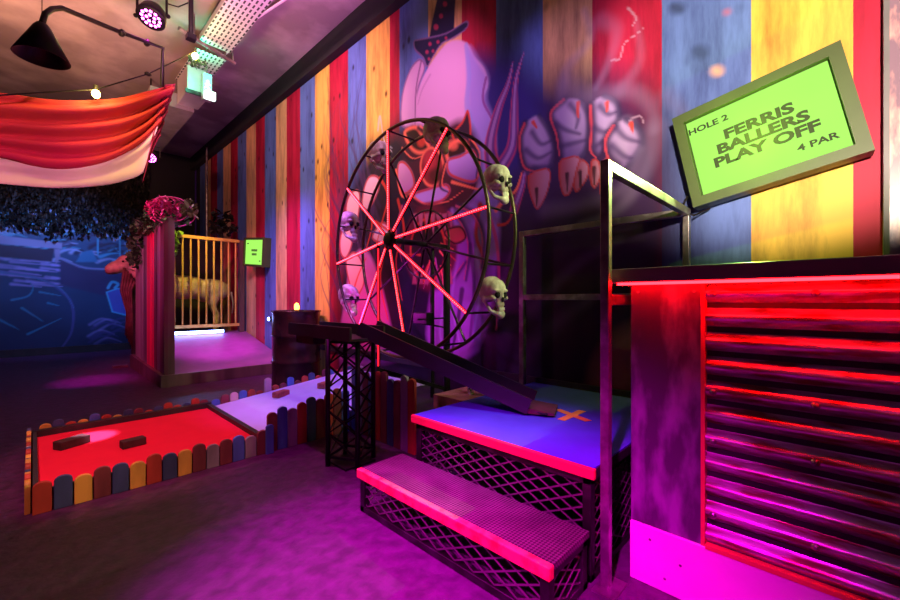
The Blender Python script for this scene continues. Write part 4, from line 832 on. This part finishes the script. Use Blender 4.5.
for i, ((px, py), s_, lb) in enumerate(sk):
    o = sk0_ if i == 0 else copy_tree(sk0_)
    q = on_x(px, py, 2.035) + Vector((0, 0, .008)); o.location = q; o.scale = (s_ * .98, s_, s_ * 1.16); o.rotation_euler = (0, 0, -math.radians(12 if px > 480 else -2)); o['label'] = lb; o['group'] = 'skulls around the ferris wheel rim'
    if px > 480: pass
for px, py, lb in ((486, 378, 'tiny skull on the timber block behind the platform'),):
    o = copy_tree(sk0_); o.location = (2.3, 2.0, .378); o.scale = (.42,) * 3; o.rotation_euler = (0, 0, -.9); o['label'] = lb; del o['group']

# ================================================================== PLATFORM, STEP AND GUARD RAIL
def diamond(mb, o, u, v, w, h, cw=.098, chh=.048, t=.0045, n_=None):
    o, u, v = Vector(o), Vector(u), Vector(v); sl = chh / cw; nn = u.cross(v)
    for sgn in (1, -1):
        c0 = -w * sl if sgn > 0 else 0; c1 = h if sgn > 0 else h + w * sl
        c = math.floor(c0 / chh) * chh
        while c < c1:
            pts = []
            for x in (0, w):
                yv = c + sgn * sl * x
                pts.append((x, yv))
            (xa, ya), (xb, yb) = pts
            def clip(xa, ya, xb, yb):
                t0, t1 = 0.0, 1.0; dy = yb - ya
                for lim, s2_ in ((0, 1), (h, -1)):
                    da, db = s2_ * (ya - lim), s2_ * (yb - lim)
                    if da < 0 and db < 0: return None
                    if da < 0: t0 = max(t0, da / (da - db))
                    elif db < 0: t1 = min(t1, da / (da - db))
                return (t0, t1) if t1 > t0 + .005 else None
            r_ = clip(xa, ya, xb, yb)
            if r_:
                P0 = o + u * (xa + (xb - xa) * r_[0]) + v * (ya + (yb - ya) * r_[0]); P1 = o + u * (xa + (xb - xa) * r_[1]) + v * (ya + (yb - ya) * r_[1])
                mb.bar(P0 + nn * .001 * sgn, P1 + nn * .001 * sgn, t * .6, t * 1.4, up=v)
            c += chh
    return mb
mesh_m = mat('expanded metal', (0.30, 0.24, 0.27), .4, .7, var=.3)
def cage(x0, x1, y0, y1, z1, parent, sides):
    fw_ = .035; f = MB()
    for (x, y_) in ((x0, y0), (x1 - fw_, y0), (x0, y1 - fw_), (x1 - fw_, y1 - fw_)): f.box(x, x + fw_, y_, y_ + fw_, 0, z1)
    f.box(x0, x0 + fw_, y0, y1, 0, .03).box(x0, x0 + fw_, y0, y1, z1 - .03, z1).box(x0, x1, y0, y0 + fw_, 0, .03).box(x0, x1, y0, y0 + fw_, z1 - .03, z1).box(x0, x1, y1 - fw_, y1, z1 - .03, z1).box(x1 - fw_, x1, y0, y1, z1 - .03, z1)
    f.build('frame', dark_steel, parent, bevel=.003)
    if 'l' in sides: diamond(MB(), (x0 + .012, y0 + fw_, .03), (0, 1, 0), (0, 0, 1), y1 - y0 - 2 * fw_, z1 - .06).build('mesh_panel', mesh_m, parent)
    if 'r' in sides: diamond(MB(), (x0 + fw_, y0 + .012, .03), (1, 0, 0), (0, 0, 1), x1 - x0 - 2 * fw_, z1 - .06).build('mesh_panel', mesh_m, parent)
    if 'e' in sides: diamond(MB(), (x0 + fw_, y1 - .012, .03), (1, 0, 0), (0, 0, 1), x1 - x0 - 2 * fw_, z1 - .06).build('mesh_panel', mesh_m, parent)
pf = thing('raised_platform', (1.43, .645, 0), 'blue felt topped platform on a black mesh sided frame', 'platform')
cage(1.435, 2.60, .66, 1.64, .39, pf, 'lre')
MB().box(1.43, 2.62, .645, 1.655, .39, .425).build('deck', black_wood, pf); MB().box(1.436, 2.62, .65, 1.655, .425, .431).build('felt', blue_felt, pf); MB().box(1.415, 1.436, .64, 1.66, .392, .432).build('nosing', pink_nose, pf, bevel=.004)
MB().box(1.9, 1.95, .70, 1.6, .0, .39).build('inner_beam', black_wood, pf)
xm = thing('cross_mark', (2.02, 1.04, .4315), 'orange tape cross on the blue platform', 'marker')
for s_ in (.0, 1.2): MB().bar((2.01 - .12 * math.cos(s_), 1.03 - .12 * math.sin(s_), .4325 + s_ * .001), (2.01 + .12 * math.cos(s_), 1.03 + .12 * math.sin(s_), .4325 + s_ * .001), .042, .0015).build('tape', tape_m, xm)
tread = bpy.data.materials.new('studded tread plate'); tread.use_nodes = True; nt = tread.node_tree; L = nt.links.new
tc = nd(nt, 'ShaderNodeTexCoord'); mp = nd(nt, 'ShaderNodeMapping'); mp.inputs['Rotation'].default_value = (0, 0, PI / 4); L(tc.outputs['Object'], mp.inputs[0])
bt = nd(nt, 'ShaderNodeTexChecker'); bt.inputs['Scale'].default_value = 105; L(mp.outputs[0], bt.inputs[0]); nz = nd(nt, 'ShaderNodeTexNoise'); nz.inputs['Scale'].default_value = 9; nz.inputs['Detail'].default_value = 6; L(tc.outputs['Object'], nz.inputs[0])
mx = nd(nt, 'ShaderNodeMix', data_type='RGBA'); mx.inputs[6].default_value = (0.12, 0.08, 0.09, 1); mx.inputs[7].default_value = (0.45, 0.3, 0.36, 1); L(bt.outputs['Fac'], mx.inputs[0])
m2 = nd(nt, 'ShaderNodeMix', data_type='RGBA', blend_type='MULTIPLY'); m2.inputs[0].default_value = .8; L(mx.outputs[2], m2.inputs[6]); L(nz.outputs['Fac'], m2.inputs[7])
b = nt.nodes['Principled BSDF']; L(m2.outputs[2], b.inputs['Base Color']); b.inputs['Roughness'].default_value = .38; b.inputs['Metallic'].default_value = .5
bp2 = nd(nt, 'ShaderNodeBump'); bp2.inputs['Strength'].default_value = .6; bp2.inputs['Distance'].default_value = .004; L(bt.outputs['Fac'], bp2.inputs['Height']); L(bp2.outputs[0], b.inputs['Normal'])
stp = thing('entry_step', (1.13, .66, 0), 'low mesh sided step with a tread top and red orange nosing', 'step')
cage(1.135, 1.405, .66, 1.72, .185, stp, 'lre'); MB().box(1.15, 1.41, .655, 1.725, .185, .207).build('tread', tread, stp); MB().box(1.12, 1.15, .65, 1.73, .166, .21).build('nosing', nosing_m, stp, bevel=.004)
gr = thing('guard_rail', (1.46, .62, 0), 'square steel tube guard rail at the platform end by the counter', 'rail')
T_ = .032
MB().box(1.44, 1.44 + T_, .597, .597 + T_, 0, 1.56).build('post', rail_steel, gr, bevel=.003); MB().box(1.44 + T_, 2.56, .597, .597 + T_, 1.52, 1.56).build('top_rail', rail_steel, gr, bevel=.003)
MB().box(2.52, 2.56, .597, .597 + T_, 0.0, 1.52).build('post', rail_steel, gr, bevel=.003); MB().box(1.44 + T_, 2.52, .597, .597 + T_, 1.03, 1.07).build('mid_rail', rail_steel, gr, bevel=.003)
MB().box(1.40, 1.52, .56, .643, 0, .008).build('foot_plate', rail_steel, gr)
MB().box(2.52, 2.56, .637, 1.68, 1.52, 1.56).build('back_top_rail', rail_steel, gr, bevel=.003); MB().box(2.52, 2.56, .637, 1.68, 1.05, 1.09).build('back_mid_rail', rail_steel, gr, bevel=.003)
MB().box(2.52, 2.56, 1.68, 1.72, 0.236, 1.56).build('back_post', rail_steel, gr, bevel=.003)

# ================================================================== COUNTER
ct = thing('bar_counter', (1.6, .3, 0), 'corrugated metal fronted counter with red strip light under its top', 'counter')
YL, YR = .572, -1.4
CX = 1.585
MB().box(CX - .07, 2.28, YR, YL + .075, 1.115, 1.165).build('counter_top', counter_m, ct, bevel=.003)
MB().box(CX + .03, 2.2, YR, YL, 0, 1.115).build('carcass', black_wood, ct)
MB().box(CX, CX + .03, .328, YL, .215, 1.115).build('end_board', board_m, ct, bevel=.003)
MB().box(CX - .01, CX + .03, YR, YL, 0, .215).build('kick_board', kick_m, ct, bevel=.003)
MB().box(CX - .003, CX + .03, .3275, .3395, .215, 1.115).build('edge_trim', mat('red edge trim', (0.85, 0.12, 0.08), .4), ct)
MB().box(CX - .012, CX + .015, YR, .325, .212, .226).build('bottom_trim', mat('red edge trim', (0.85, 0.12, 0.08), .4), ct)
cm = mat('rusty corrugated iron', (0.66, 0.56, 0.62), .30, .62, col2=(0.30, 0.10, 0.07), scale=5, stretch=(1, 1.2, 9), bump=.12, cover=(.40, .56))
cv = []; nz_ = 11 * 12; per = .0825; z0 = .222
for i in range(nz_ + 1):
    z = z0 + (1.113 - z0) * i / nz_; x = CX + .018 - .0165 * math.cos(2 * PI * (z - 1.074) / per)
    cv += [(x, YR, z), (x, .327, z)]
MB().add(cv, [(2 * i, 2 * i + 1, 2 * i + 3, 2 * i + 2) for i in range(nz_)]).build('corrugated_panel', cm, ct, smooth=True)
for z in (.99, .66, .495, .2475 + .0):
    for y_ in (.305, .05, -.2):
        MB().lathe((CX + .001, y_, z + .08), [(.004, -.006), (.008, -.003), (.011, 0)], 12, axis='X').build('screw', rail_steel, ct)
for (y_, z) in ((.545, 1.08), (.36, 1.08), (.5, .17), (.4, .12), (.45, .05)): MB().lathe((CX - .011 if z < .2 else CX - .001, y_, z), [(.003, -.001), (.005, 0)], 10, axis='X').build('screw', rail_steel, ct)
sl = thing('led_strip_light', (CX - .02, 0, 1.11), 'red led strip light along the underside of the counter top', 'strip light')
MB().box(CX - .055, CX - .045, YR, YL + .03, 1.105, 1.114).build('light_strip', strip_m, sl)
